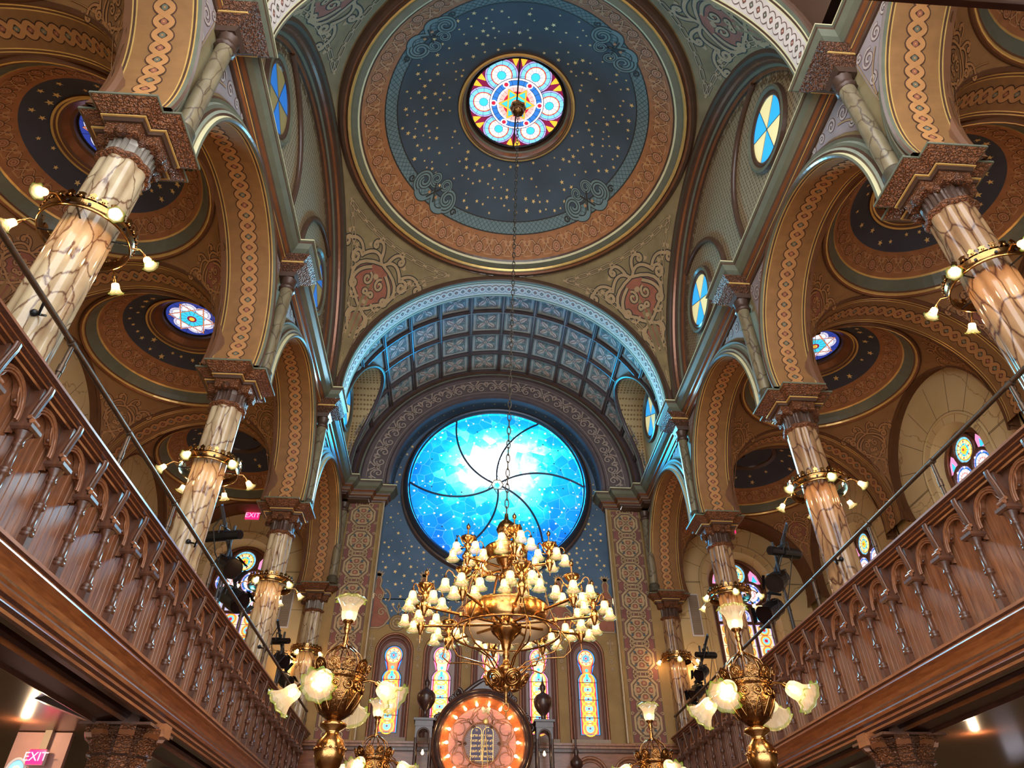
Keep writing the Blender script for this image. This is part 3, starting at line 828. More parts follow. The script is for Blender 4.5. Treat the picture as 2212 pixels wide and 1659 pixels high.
fr.lathe([(1.045, z), (1.045, z - .05), (1.0, z - .05), (1.0, z)], 64, 'lead', (0, YN, 0), caps=False)
fr.build('window_frame', w, (0, YN, z))

# ---------------- clerestory lunettes with round windows
def round_window(x, s, yc, zc, r, dim, label, rot=0.0):
    w = window(label, (s * x, yc, zc))
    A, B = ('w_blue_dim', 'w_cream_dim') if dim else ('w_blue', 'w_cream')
    F = lambda u, v, l: (s * (x - l), yc + u, zc + v)
    g = MB()
    for k in range(6):
        a = rot + k * pi / 3
        g.fill([(0, 0)] + [(r * cos(a + pi / 3 * i / 8), r * sin(a + pi / 3 * i / 8)) for i in range(9)], F, A if k % 2 == 0 else B, .012, (.5 * r * cos(a + pi / 6), .5 * r * sin(a + pi / 6)))
    for k in range(3):
        a = rot + k * pi / 3; g.stroke([(-r * cos(a), -r * sin(a)), (r * cos(a), r * sin(a))], .014, F, 'lead', lift=.018)
    g.build('window_pane', w, (s * x, yc, zc))
    m = MB()
    P = lambda rr, d, a: (s * (x - d), yc + rr * cos(a), zc + rr * sin(a))
    arch_strip(m, P, [(r - .02, .0), (r - .02, .03), (r + .01, .05), (r + .04, .03), (r + .06, .04), (r + .10, .075), (r + .14, .06), (r + .16, .0)], 0, 2 * pi, 48, ['umber', 'umber', 'umber', 'umber', 'greengrey', 'greengrey', 'umber'])
    m.build('window_frame', w, (s * x, yc, zc))
for s in (-1, 1):
    mb = MB(); X = 3.85
    RL = 3.30
    F = lambda u, v, l: (s * (X - l), YN + u, ZN + v)
    pts = [(RL * cos(pi * i / 48), RL * sin(pi * i / 48)) for i in range(49)]
    mb.fill([(RL, -.16)] + pts + [(-RL, -.16)], F, 'diaper', 0, (0, .5))
    # border scrolls of the diaper and the two window arches, cut off where they meet the great arch
    for q in (-1, 1):
        dy = q * 1.9
        def inside(u, v): return hypot(u, v) < RL - .05
        path = [(dy + 1.48, -.1), (dy + 1.48, .5)] + [(dy + 1.48 * cos(pi * i / 40), .95 + 1.48 * sin(pi * i / 40)) for i in range(41)] + [(dy - 1.48, .5), (dy - 1.48, -.1)]
        run = []
        runs = []
        for p in path:
            if inside(*p) or p[1] < .0 and abs(p[0]) < RL: run.append(p)
            else:
                if len(run) > 1: runs.append(run)
                run = []
        if len(run) > 1: runs.append(run)
        for r_ in runs:
            mb.tube([F(u, v, .03) for u, v in r_], .055, 8, 'umber')
            mb.tube([F(u * 1 + 0, v, .02) for u, v in shift(r_, dy * .09, .085, .91)] if False else [F(u, v, .055) for u, v in r_], .022, 6, 'copper')
    for k in range(60):
        a = pi * (k + .5) / 60; c, d = (RL - .16) * cos(a), (RL - .16) * sin(a)
        mb.ink(spiral(c, d, .07, .015, a, 1.2 * (1 if k % 2 else -1), 10), .018, F, 'tan_dark', 'ochre', lift=.005)
    # great lunette arch
    P = lambda r, d, a: (s * d, YN + r * cos(a), ZN + r * sin(a))
    pr = [(RL, 3.85), (3.22, 3.85), (3.22, 3.80), (3.27, 3.77), (3.27, 3.73), (3.31, 3.70), (3.31, 3.66), (3.345, 3.645), (3.36, 3.60), (3.40, 3.58), (3.40, 3.54), (3.44, 3.505), (3.5, 3.495), (3.53, 3.5)]
    arch_strip(mb, P, pr, -.04, pi + .04, 72, ['umber', 'umber', 'copper', 'umber', 'greengrey', 'umber', 'umber', 'copper', 'umber', 'umber', 'olive_dark', 'umber', 'umber'])
    struct(mb, 'wall_%s_clerestory' % SIDE[s], 'diaper-painted %s lunette wall under the great dome' % SIDE[s], 'wall')
    for b in (1, 2):
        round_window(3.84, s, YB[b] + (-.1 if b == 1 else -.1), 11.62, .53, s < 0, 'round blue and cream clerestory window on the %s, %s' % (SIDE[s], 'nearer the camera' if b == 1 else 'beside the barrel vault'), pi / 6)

# ---------------- transverse arches of the nave and the barrel vault
def nave_arch(y0, y1, label):
    mb = MB(); R0 = 3.35
    P = lambda r, d, a: (r * cos(a), d, ZN + r * sin(a))
    pr = [(3.53, y0), (3.48, y0 - .01), (3.46, y0 - .05), (3.42, y0 - .05), (3.40, y0 - .02), (3.37, y0 - .04), (R0, y0 - .02), (R0, y0 + .03), (R0, y0 + .05), (R0, y0 + .08), (R0, y0 + .10), (R0, y1 - .10), (R0, y1 - .08), (R0, y1 - .05), (R0, y1 - .03), (R0, y1), (3.40, y1 + .02), (3.46, y1)]
    arch_strip(mb, P, pr, -.03, pi + .03, 72, ['umber', 'umber', 'umber', 'umber', 'olive_dark', 'umber', 'greengrey', 'paleline', 'umber', 'paleline', 'coffer_leaf', 'paleline', 'umber', 'paleline', 'greengrey', 'umber', 'umber'])
    F = lambda u, v, l: ((R0 - l) * cos(u / R0), (y0 + y1) / 2 + v, ZN + (R0 - l) * sin(u / R0))
    guilloche(mb, F, R0 * pi, 0, .11, 'coffer_leaf', 'mauve', 'coffer_line', 'terra', 'greengrey', .16)
    trim(mb, label, 'arch')
nave_arch(11.38, 11.90, 'broad painted arch between the great dome and the coffered barrel vault')
nave_arch(3.86, 4.38, 'broad painted arch on the near side of the great dome')

RB, Y0B, Y1B = 3.60, 11.90, 15.12
ZT, RT = 11.42, 1.02                            # round side penetrations
def th0(y):
    dy = abs(y - YB[3])
    if dy >= RT: return -.03
    return asin(min(1, (ZT + sqrt(RT * RT - dy * dy) - ZN) / RB))
mb = MB()
ny = 60
def PB(u, v):
    y = Y0B + (Y1B - Y0B) * v; t0 = th0(y); t = t0 + (pi - 2 * t0) * u
    return ((RB + .07) * cos(t), y, ZN + (RB + .07) * sin(t))
mb.surf(PB, 72, ny, 'coffer_ground')
NC, NR = 14, 4
dth = pi / NC; dy_ = (Y1B - Y0B) / NR
FB = lambda u, v, l: ((RB + .07 - l) * cos(u / RB), v, ZN + (RB + .07 - l) * sin(u / RB))
# long ribs
for k in range(NC + 1):
    th = k * dth
    ws = [(-.055, 0), (-.05, .07), (-.02, .075), (-.015, .095), (.015, .095), (.02, .075), (.05, .07), (.055, 0)]
    seg = []
    for i in range(49):
        y = Y0B + (Y1B - Y0B) * i / 48; t0 = th0(y)
        ok = t0 - .02 <= th <= pi - t0 + .02
        if ok: seg.append(y)
        if (not ok or i == 48) and len(seg) > 1:
            mb.loft([[FB(th * RB + w_, y, d) for y in seg] for w_, d in ws], ['coffer_rib', 'plum', 'coffer_rib', 'umber', 'coffer_rib', 'plum', 'coffer_rib'])
        if not ok: seg = []
for k in range(NR + 1):
    y = Y0B + k * dy_; t0 = max(0, th0(y)); n = 60
    ws = [(-.055, 0), (-.05, .06), (-.02, .065), (-.015, .09), (.015, .09), (.02, .065), (.05, .06), (.055, 0)]
    mb.loft([[FB((t0 + (pi - 2 * t0) * i / n) * RB, y + w_, d) for i in range(n + 1)] for w_, d in ws], ['coffer_rib', 'plum', 'coffer_rib', 'umber', 'coffer_rib', 'plum', 'coffer_rib'])
for i in range(NC):
    for j in range(NR):
        tc_, yc = (i + .5) * dth, Y0B + (j + .5) * dy_
        if min(tc_, pi - tc_) < th0(yc) + .06: continue
        G = lambda u, v, l: FB(tc_ * RB + u, yc + v, l)
        h = .30
        mb.stroke([(-h, -h), (h, -h), (h, h), (-h, h)], .03, G, 'coffer_leaf', True, .004)
        mb.stroke([(-h + .04, -h + .04), (h - .04, -h + .04), (h - .04, h - .04), (-h + .04, h - .04)], .012, G, 'coffer_line', True, .004)
        for q in range(4):
            a = pi / 4 + q * pi / 2
            leaf = [(.04, 0), (.12, .075), (.22, .085), (.29, .05), (.34, 0), (.29, -.05), (.22, -.085), (.12, -.075)]
            mb.fill(shift(leaf, 0, 0, 1, a), G, 'coffer_line', .006); mb.fill(shift(leaf, .015 * cos(a), .015 * sin(a), .86, a), G, 'coffer_leaf', .009)
            mb.stroke(shift([(.08, 0), (.28, 0)], 0, 0, 1, a), .018, G, 'terra', lift=.011)
            b_ = q * pi / 2
            mb.fill(shift([(.10, 0), (.19, .045), (.27, 0), (.19, -.045)], 0, 0, 1, b_), G, 'lattice', .007)
            mb.stroke(shift(spiral(.20, .09, .05, .012, -1.2, 1.1, 10), 0, 0, 1, b_), .014, G, 'coffer_line', lift=.0095)
        mb.disc(0, 0, .06, G, 'coffer_line', .012, 12); mb.disc(0, 0, .045, G, 'coffer_leaf', .014, 12); mb.disc(0, 0, .018, G, 'terra', .016, 8)
struct(mb, 'ceiling', 'coffered barrel vault with flower panels in front of the round blue window', 'vault')
# penetrations: tunnels from the vault to the side windows
for s in (-1, 1):
    mb = MB(); yc = YB[3]; XW = 3.72
    n = 48
    def edge(i):
        a = pi * i / n; y = yc + RT * cos(a); zz = ZT + RT * sin(a)
        x = sqrt(max(.01, RB * RB - (zz - ZN) ** 2)); return x, y, zz
    rows = [[], []]; lip = []
    zb = 10.2
    pth = [(yc + RT, zb + (ZT - zb) * k / 6) for k in range(6)] + [(yc + RT * cos(pi * i / n), ZT + RT * sin(pi * i / n)) for i in range(n + 1)] + [(yc - RT, zb + (ZT - zb) * (6 - k) / 6) for k in range(1, 7)]
    for (y, zz) in pth:
        x = sqrt(max(.01, RB * RB - (zz - ZN) ** 2))
        rows[0].append((s * min(x, XW), y, zz)); rows[1].append((s * XW, y, zz)); lip.append((s * (min(x, XW) - .01), y, zz))
    mb.loft(rows, 'tunnel_dots', smooth=True)
    mb.tube(lip, .055, 8, 'coffer_rib'); mb.tube([(x - s * .04, y, zz + .0) for x, y, zz in lip], .025, 6, 'greengrey')
    F = lambda u, v, l: (s * (XW - l), u, v)
    mb.fill([(y, zz) for y, zz in pth], F, 'tunnel_dots', 0, (yc, ZT))
    # wall beside the penetration, under the vault
    mb.fill([(Y0B - .1, zb), (Y0B - .1, 11.4), (Y0B + .02, 11.4), (Y0B + .02, zb)], F, 'olive', 0)
    struct(mb, 'ceiling', 'round-headed %s opening cut into the barrel vault, its soffit painted with dots' % SIDE[s], 'vault')
    round_window(3.71, s, yc + .02, 11.56, .53, False, 'round blue and cream window in the %s side of the coffered vault' % SIDE[s], pi / 6)
# short plain vault on the near side
mb = MB()
mb.surf(lambda u, v: (3.42 * cos(pi * u), .2 + 3.68 * v, ZN + 3.42 * sin(pi * u)), 40, 8, 'umber')
struct(mb, 'ceiling', 'plain brown vault on the near side of the great dome', 'vault')

# ---------------- entablature above the arcade, breaking forward over each column and returning at the end wall
ENT = [(0, 9.90, 'umber'), (.03, 9.90, 'umber'), (.04, 9.94, 'copper'), (.07, 9.955, 'umber'), (.075, 9.975, 'gold'), (.085, 9.98, 'umber'), (.10, 10.02, 'copper'), (.14, 10.05, 'umber'), (.15, 10.08, 'greengrey'), (.22, 10.12, 'greengrey'), (.27, 10.19, 'umber'), (.275, 10.225, 'greengrey'), (.30, 10.235, 'paleline'), (.30, 10.258, 'greengrey'), (0, 10.262, None)]
def offset_path(pts, d):
    out = []
    for i, p in enumerate(pts):
        a = pts[i - 1] if i else None; b = pts[i + 1] if i < len(pts) - 1 else None
        def nrm(p, q):
            dx, dy = q[0] - p[0], q[1] - p[1]; L = hypot(dx, dy); return (-dy / L, dx / L)
        if a is None: n = nrm(p, b); out.append((p[0] + n[0] * d, p[1] + n[1] * d)); continue
        if b is None: n = nrm(a, p); out.append((p[0] + n[0] * d, p[1] + n[1] * d)); continue
        n1, n2 = nrm(a, p), nrm(p, b); k = 1 + n1[0] * n2[0] + n1[1] * n2[1]
        out.append((p[0] + (n1[0] + n2[0]) * d / k, p[1] + (n1[1] + n2[1]) * d / k))
    return out
for s in (-1, 1):
    path = [(3.8, .3)]
    for yk in YC[1:4]:
        path += [(3.8, yk - .13), (3.59, yk - .13), (3.59, yk + .13), (3.8, yk + .13)]
    path += [(3.8, 14.95), (3.62, 14.95), (3.62, 15.20), (3.10, 15.20), (3.10, 15.42), (2.76, 15.42), (2.76, 15.62)]
    mb = MB(); rows = []
    for d, zz, m_ in ENT:
        rows.append([(s * x, y, zz) for x, y in offset_path(path, d)])
    mb.loft(rows, [m_ for d, zz, m_ in ENT[:-1]])
    # carved blocks under each forward break
    for yk in YC[1:4]:
        for z0, z1, h0, h1, m_ in ((9.72, 9.80, .13, .15, 'neck_dark'), (9.80, 9.90, .15, .25, 'bronze_dark'), (9.90, 9.93, .26, .26, 'gold'), (9.93, 10.03, .25, .33, 'bronze_dark')):
            mb.prism([(s * (3.69 - h0), yk - h0), (s * (3.69 + .1), yk - h0), (s * (3.69 + .1), yk + h0), (s * (3.69 - h0), yk + h0)], z0, z1, m_, h1 / h0, (s * 3.79, yk))
    mb.box(*sorted((s * 3.12, s * 3.85)), 15.20, 15.62, 9.86, 9.905, 'umber'); mb.box(*sorted((s * 3.62, s * 3.85)), 14.95, 15.3, 9.86, 9.905, 'umber')
    trim(mb, 'grey-green %s entablature with gilt line running above the nave arches to the end wall' % SIDE[s], 'cornice')

# unseen outer roof and walls, added to stop light leaking through the vaults
mb = MB()
mb.box(-8.4, 8.4, .2, 19.6, 15.9, 16.1, 'umber')
for s in (-1, 1): mb.box(*sorted((s * 8.3, s * 8.5)), .2, 19.6, 0, 16, 'umber')
mb.box(-8.4, 8.4, 19.5, 19.7, 0, 16, 'umber')
for s in (-1, 1): mb.box(*sorted((s * 3.86, s * 8.4)), .2, .28, 3.9, 16, 'umber')
mb.box(-8.4, 8.4, .2, .28, 13.9, 16, 'umber')
tag(mb.build('roof'), 'unseen brown outer roof and walls behind the vaults', 'roof', None, 'structure')
# ================================================================ end wall
YW = 15.6; ZC = 10.42
mb = MB(); FW = lambda u, v, l: (u, YW - l, v)
nO = 96
hole = [(.03 + 2.21 * cos(2 * pi * i / nO), 10.55 + 2.21 * sin(2 * pi * i / nO)) for i in range(nO + 1)]
rim = []
for i in range(nO + 1):
    a = 2 * pi * i / nO; c_, s_ = cos(a), sin(a)
    if s_ >= 0: rim.append((2.72 * c_, 10.55 + 2.62 * s_))
    else:
        k = min(2.8 / abs(c_) if abs(c_) > 1e-6 else 99, 3.0 / -s_); rim.append((k * c_ if abs(k * c_) < 2.8 else 2.8 * (1 if c_ > 0 else -1), 10.55 + k * s_))
mb.loft([[FW(u, v, 0) for u, v in rim], [FW(u, v, 0) for u, v in hole]], 'wall_blue')
mb.fill([(-2.8, 4.5), (2.8, 4.5), (2.8, 7.57), (-2.8, 7.57)], FW, 'wall_blue', 0, (0, 6))
for p in scatter(230, lambda p: hypot(p[0], p[1] - 10.55) > 2.46 and (p[1] < 10.4 or hypot(p[0], p[1] - ZC) < 2.56) and p[1] > 7.2 and abs(p[0]) < 2.66, lambda r_: (r_.uniform(-2.7, 2.7), r_.uniform(7.1, 13)), .13, 9):
    rs = random.Random(int(p[0] * 1e4)); mb.star(p[0], p[1], rs.choice((.02, .03, .04, .048)), FW, 'star_gold', .004, rs.uniform(0, 6), 5)
# ochre dado with arched tops and scroll crests
LX = [-2.16, -1.11, -.07, .97, 2.02]
mb.fill([(-2.76, 4.55), (2.76, 4.55), (2.76, 6.9), (-2.76, 6.9)], FW, 'ochre', .006)
for i in range(5):
    x = LX[i]
    mb.fill([(x - .6, 6.85)] + [(x - .6 + 1.2 * k / 12, 6.88 + .12 * sin(pi * k / 12)) for k in range(13)] + [(x + .6, 6.85)], FW, 'ochre', .008)
    for r, m_, l_ in ((.19, 'tan_dark', .012), (.17, 'ochre', .014), (.13, 'tan_dark', .016), (.115, 'tan_line', .018), (.07, 'tan_dark', .02), (.05, 'ochre', .022)): mb.disc(x, 7.02, r, FW, m_, l_, 18)
    for k in range(8): mb.disc(x + .085 * cos(k * pi / 4), 7.02 + .085 * sin(k * pi / 4), .022, FW, 'ochre', .023, 6)
    for q in (-1, 0, 1):
        mb.stroke(bez((x, 7.2), (x + q * .02, 7.3), (x + q * .12, 7.32), (x + q * .14, 7.42), 6), .022, FW, 'tan_line', lift=.01)
    mb.fill([(x - .04, 7.36), (x, 7.5), (x + .04, 7.36)], FW, 'tan_line', .01)
for x in (-2.68, -1.64, -.59, .45, 1.5, 2.6):
    G = lambda u, v, l, x=x: FW(max(-2.74, min(2.74, x + u)), v, l)
    half = [(0, 8.15), (.07, 8.0), (.05, 7.85), (.16, 7.7), (.1, 7.5), (.24, 7.35), (.34, 7.12), (.22, 6.95), (.12, 6.9)]
    poly = half + [(-u, v) for u, v in reversed(half)]
    mb.fill(poly, G, 'terra', .009, (0, 7.4)); mb.ink(poly, .03, G, 'tan_line', 'tan_dark', True, .012)
    for sg in (-1, 1):
        mb.ink(spiral(sg * .15, 7.25, .10, .02, 0, sg * 1.3, 16), .022, G, 'tan_line', 'tan_dark', lift=.015)
        mb.ink(spiral(sg * .08, 7.62, .07, .015, 0, -sg * 1.3, 14), .02, G, 'tan_line', 'tan_dark', lift=.015)
        mb.ink(bez((sg * .26, 7.5), (sg * .36, 7.6), (sg * .28, 7.75), (sg * .18, 7.78), 8), .024, G, 'tan_line', 'tan_dark', lift=.015)
    for a in range(-2, 3): mb.fill(shift([(-.04, 0), (0, .16), (.04, 0)], 0, 8.1, 1, -a * .5), G, 'tan_line', .016)
    # pendant scroll between the lancets
    for (u, v, r, t) in ((0.02, 6.45, .06, 1.3), (-.02, 6.26, .05, -1.3), (.015, 6.1, .035, 1.2)):
        mb.ink(spiral(u, v, r, .01, pi / 2, t, 14), .018, G, 'tan_line', 'tan_dark', lift=.01)
    mb.ink([(0, 6.75), (0, 6.5)], .02, G, 'tan_line', 'tan_dark', lift=.01)
    for sg in (-1, 1): mb.disc(sg * .045, 6.66, .03, G, 'tan_line', .013, 8)
struct(mb, 'wall_front', 'end wall painted deep blue with gold stars above an ochre dado', 'wall')

# archivolt round the recess of the big window
mb = MB()
P = lambda r, d, a: (r * cos(a), d, ZC + r * sin(a))
arch_strip(mb, P, [(3.70, 15.10), (3.60, 15.06), (3.55, 15.04), (3.50, 15.04), (3.47, 15.09), (3.42, 15.06), (3.38, 15.06), (3.35, 15.12), (2.76, 15.12), (2.72, 15.08), (2.66, 15.08), (2.62, 15.13), (2.60, 15.6)], -.05, pi + .05, 80, ['coffer_rib', 'coffer_rib', 'coffer_rib', 'umber', 'coffer_rib', 'greengrey', 'coffer_rib', 'plum', 'coffer_rib', 'plum', 'coffer_rib', 'wall_blue'])
F = lambda u, v, l: ((3.02 + v) * cos(pi - u / 3.02), 15.12 - l, ZC + (3.02 + v) * sin(pi - u / 3.02))
L = 3.02 * pi; n = 15
for k in range(n):
    p = L / n; u0 = p * (k + .5)
    G = lambda u, v, l: F(u0 + u, v, l)
    for sg in (-1, 1):
        mb.ink(bez((sg * p * .5, -.02), (sg * .2, .28), (sg * .05, .05), (0, -.12), 10), .042, G, 'plum_light', 'plum_dark', lift=.004)
        mb.ink(spiral(sg * .17, -.06, .11, .02, pi * .5, sg * 1.2, 14), .036, G, 'plum_light', 'plum_dark', lift=.007)
        mb.ink([(sg * .1, .17), (-sg * .1, -.1)], .038, G, 'plum_light', 'plum_dark', lift=.009)
        mb.fill([(sg * .1, .14), (sg * .16, .22), (sg * .06, .22)], G, 'plum_light', .012)
        mb.fill([(sg * .24, .1), (sg * .3, .18), (sg * .34, .06)], G, 'plum_light', .012)
for v in (-.2, .22): mb.ink([(L * i / 60, v) for i in range(61)], .014, F, 'plum_light', 'plum_dark', lift=.003)
for k in range(56):
    mb_a = pi * (k + .5) / 56
    # little stars on the blue reveal
    if k % 2 == 0: mb.star(0, 0, .028, lambda u, v, l, a=mb_a: ((2.60 - l) * cos(a + u / 2.6), 15.36 + v, ZC + (2.60 - l) * sin(a + u / 2.6)), 'star_gold', .004)
trim(mb, 'dark plum archivolt with interlaced vine scrolls round the big blue window', 'arch')

# the round window
ZW = 10.55
w = window('huge round blue stained window with white centre and curved bars in the end wall', (0.03, YW, ZW))
g = MB(); F = lambda u, v, l: (0.03 + u, 15.50 - l, ZW + v)
g.surf(lambda u, v: F(2.22 * v * cos(2 * pi * u), 2.22 * v * sin(2 * pi * u), 0), 64, 6, 'rose_glass', cu=True, smooth=False)
for p in scatter(210, lambda p: .35 < hypot(*p) < 2.15, lambda r_: (r_.uniform(-2.2, 2.2), r_.uniform(-2.2, 2.2)), .12, 21):
    rs = random.Random(int(p[0] * 1e4)); k = rs.random()
    if k < .55: g.star(p[0], p[1], rs.choice((.022, .03, .042)), F, 'g_star', .006, rs.uniform(0, 6))
    elif k < .93: g.disc(p[0], p[1], rs.choice((.016, .024)), F, 'g_star', .006, 8)
    else: g.star(p[0], p[1], .03, F, 'lead', .006, rs.uniform(0, 6))
g.build('window_pane', w, (0.03, YW, ZW))
fr = MB()
for k in range(6):
    a = pi / 6 + k * pi / 3
    pts = []
    for i in range(21):
        t = i / 20; r = .14 + 2.08 * t; aa = a + .12 - .64 * t
        pts.append(F(r * cos(aa), r * sin(aa), .03))
    fr.tube(pts, .026, 6, 'rose_frame')
fr.tube([F(.15 * cos(k * pi / 3), .15 * sin(k * pi / 3), .03) for k in range(6)], .018, 6, 'enamel', closed=True)
for k in range(6):
    a0 = k * pi / 3
    fr.tube([F(.26 * cos(a0 + pi / 6), .26 * sin(a0 + pi / 6), .03), F(.15 * cos(a0), .15 * sin(a0), .03)], .010, 5, 'rose_frame')
P = lambda r, d, a: (0.03 + r * cos(a), d, ZW + r * sin(a))
arch_strip(fr, P, [(2.20, 15.52), (2.20, 15.44), (2.23, 15.42), (2.25, 15.36), (2.29, 15.34), (2.32, 15.38), (2.36, 15.40), (2.38, 15.46), (2.42, 15.47), (2.45, 15.60)], 0, 2 * pi, 80, ['rose_frame', 'rose_frame', 'lead', 'rose_frame', 'rose_frame', 'lead', 'rose_frame', 'umber', 'umber'])
fr.build('window_frame', w, (0.03, YW, ZW))
gl = MB(); gl.star(0, 0, .09, F, 'g_cyan', .02, 0, 6, .577); gl.build('window_boss', w, (0.03, YW, ZW))

# painted pilasters
for s in (-1, 1):
    mb = MB()
    mb.box(*sorted((s * 2.76, s * 3.12)), 15.42, 15.66, 4.5, 9.92, 'ochre')
    mb.box(*sorted((s * 3.10, s * 3.80)), 15.42, 15.66, 4.5, 9.92, 'ochre')
    F = lambda u, v, l: (s * u, 15.42 - l, v)
    mb.fill([(2.88, 4.62), (3.56, 4.62), (3.56, 9.86), (2.88, 9.86)], F, 'red_panel', .003)
    mb.stroke([(2.88, 4.62), (3.56, 4.62), (3.56, 9.86), (2.88, 9.86)], .02, F, 'tan_dark', True, .005)
    mb.tube([(s * 2.755, 15.40, 4.6), (s * 2.755, 15.40, 9.9)], .025, 8, 'enamel'); mb.tube([(s * 2.80, 15.41, 4.6), (s * 2.80, 15.41, 9.9)], .02, 6, 'ochre')
    nM = 8; ph = 5.2 / nM
    for k in range(nM):
        zc = 4.66 + ph * (k + .5)
        G = lambda u, v, l: F(3.22 + u * 1.12, zc + v, l)
        a_, b_ = .25, ph * .46
        for rr, m1, m2 in ((1.0, 'tan_line', 'tan_dark'), (.74, 'tan_line', 'tan_dark')):
            mb.ink([(rr * a_ * cos(t * pi / 4 + pi / 8) * 1.05, rr * b_ * sin(t * pi / 4 + pi / 8)) for t in range(8)],   .042, G, m1, m2, True, .006 + (1 - rr) * .01)
        for q in range(4):
            t = q * pi / 2
            c, d = .125 * cos(t), b_ * .46 * sin(t)
            mb.ink(circ(c, d, .075, 12), .030, G, 'tan_line', 'tan_dark', True, .011)
            mb.disc(c, d, .055, G, 'terra', .010, 10); mb.disc(c, d, .02, G, 'tan_line', .016, 6)
            t += pi / 4
            mb.fill([(.17 * cos(t) + .03 * cos(x), b_ * .66 * sin(t) + .035 * sin(x)) for x in (0, pi / 2, pi, 3 * pi / 2)], G, 'lattice_line', .012)
        mb.ink(circ(0, 0, .03, 8), .016, G, 'tan_line', 'tan_dark', True, .013)
        for sg in (-1, 1):
            for sv in (-1, 1):
                mb.ink([(sg * p_[0], sv * p_[1]) for p_ in spiral(.13, b_ * 1.0, .07, .02, -pi * .6, 1.0, 14)], .022, G, 'tan_line', 'tan_dark', lift=.014)
                mb.ink([(sg * p_[0], sv * p_[1]) for p_ in spiral(.285, b_ * .62, .035, .01, pi, -1.0, 10)], .016, G, 'tan_line', 'tan_dark', lift=.014)
            mb.ink([(sg * .05, b_ * 1.0), (sg * .05, b_ * 1.28)], .018, G, 'tan_line', 'tan_dark', lift=.015)
    struct(mb, 'wall_front_%s' % SIDE[s], 'red painted pilaster panel with a chain of interlaced medallions, %s of the big window' % SIDE[s], 'pilaster')

# lancet windows
for i in range(5):
    x = LX[i]
    w = window('narrow stained lancet window in the end wall, %s' % ['leftmost of the row', 'second from the left', 'in the middle behind the ark', 'second from the right', 'rightmost of the row'][i], (x, YW, 5.6))
    def outline(k, dz=0.0):
        pts = [(-.205 - k, 4.78 - k), (.205 + k, 4.78 - k), (.205 + k, 5.86)]
        pts += [(.205 + k - .09 * t / 4, 5.86 + .12 * sin(pi / 2 * t / 4)) for t in range(1, 5)]
        pts += [(.105 + k, 6.02)]
        a0 = asin(max(-1, min(1, (-.13) / .2))) 
        pts += [((.20 + k) * cos(t), 6.30 + (.20 + k) * sin(t)) for t in [(-.95 + (pi + 1.9) * j / 20) for j in range(21)]]
        pts += [(-.105 - k, 6.02)] + [(-.205 - k + .09 * t / 4, 5.86 + .12 * sin(pi / 2 * t / 4)) for t in range(4, 0, -1)] + [(-.205 - k, 5.86)]
        return pts
    fr = MB(); G = lambda u, v, l: (x + u, YW - l, v)
    # arched panel of dark plum wood with moulded edge
    def archp(hw, zt): return [(-hw, 4.62), (hw, 4.62)] + [(hw * cos(pi * j / 16), zt - hw + hw * sin(pi * j / 16)) for j in range(17)]
    fr.fill(archp(.42, 6.80), G, 'window_wood', .016, (0, 5.6)); fr.fill(archp(.36, 6.74), G, 'terra_dark', .022, (0, 5.6)); fr.fill(archp(.27, 6.60), G, 'window_wood', .030, (0, 5.6))
    fr.tube([G(u, v, .03) for u, v in archp(.39, 6.77)[1:] + [(-.39, 4.62)]], .03, 6, 'copper')
    fr.tube([G(u, v, .035) for u, v in archp(.33, 6.69)[1:] + [(-.33, 4.62)]], .022, 6, 'window_wood')
    fr.box(x - .40, x + .40, YW - .12, YW - .01, 4.585, 4.68, 'vent_grey')
    fr.build('window_frame', w, (x, YW, 5.6))
    g = MB(); l0 = .040
    g.fill(outline(0), G, 'w_blue' if i in (0, 4) else 'g_rose', l0, (0, 5.6)); g.fill([(u * .86, 5.6 + (v - 5.6) * .985) for u, v in outline(0)], G, 'g_red', l0 + .003, (0, 5.6))
    g.fill([(u * .72, 5.6 + (v - 5.6) * .975) for u, v in outline(0)], G, 'g_orange' if i in (0, 4) else 'g_cream', l0 + .005, (0, 5.6))
    for k in range(6):
        zc = 4.90 + .19 * k
        for r, m_ in ((.15, 'g_yellow'), (.135, 'g_orange'), (.09, 'g_yellow'), (.08, 'g_sky'), (.02, 'g_plum')):
            if r > .1: g.stroke(circ(0, zc, r, 18), .014, G, 'g_yellow', True, l0 + .014)
            else: g.disc(0, zc, r, G, m_, l0 + .012 + (.1 - r) * .05, 12)
    for r, m_ in ((.16, 'g_yellow'), (.145, 'g_cream'), (.10, 'g_orange'), (.085, 'g_sky')): g.disc(0, 6.30, r, G, m_, l0 + .010 + (.2 - r) * .08, 18)
    for k in range(8): g.disc(.122 * cos(k * pi / 4), 6.30 + .122 * sin(k * pi / 4), .016, G, 'g_red', l0 + .022, 6)
    hexagram(g, 0, 6.30, .075, .014, G, 'lead', l0 + .024); g.disc(0, 6.30, .025, G, 'g_red', l0 + .03, 6)
    for zc in (6.05, 5.95, 5.9): g.disc(0, zc, .035, G, 'g_cyan', l0 + .024, 8)
    for zc in (5.1, 5.45, 5.8): g.stroke([(-.205, zc), (.205, zc)], .012, G, 'lead', lift=l0 + .032)
    o = outline(0); g.stroke(o, .016, G, 'lead', True, l0 + .033)
    g.build('window_pane', w, (x, YW, 5.6))

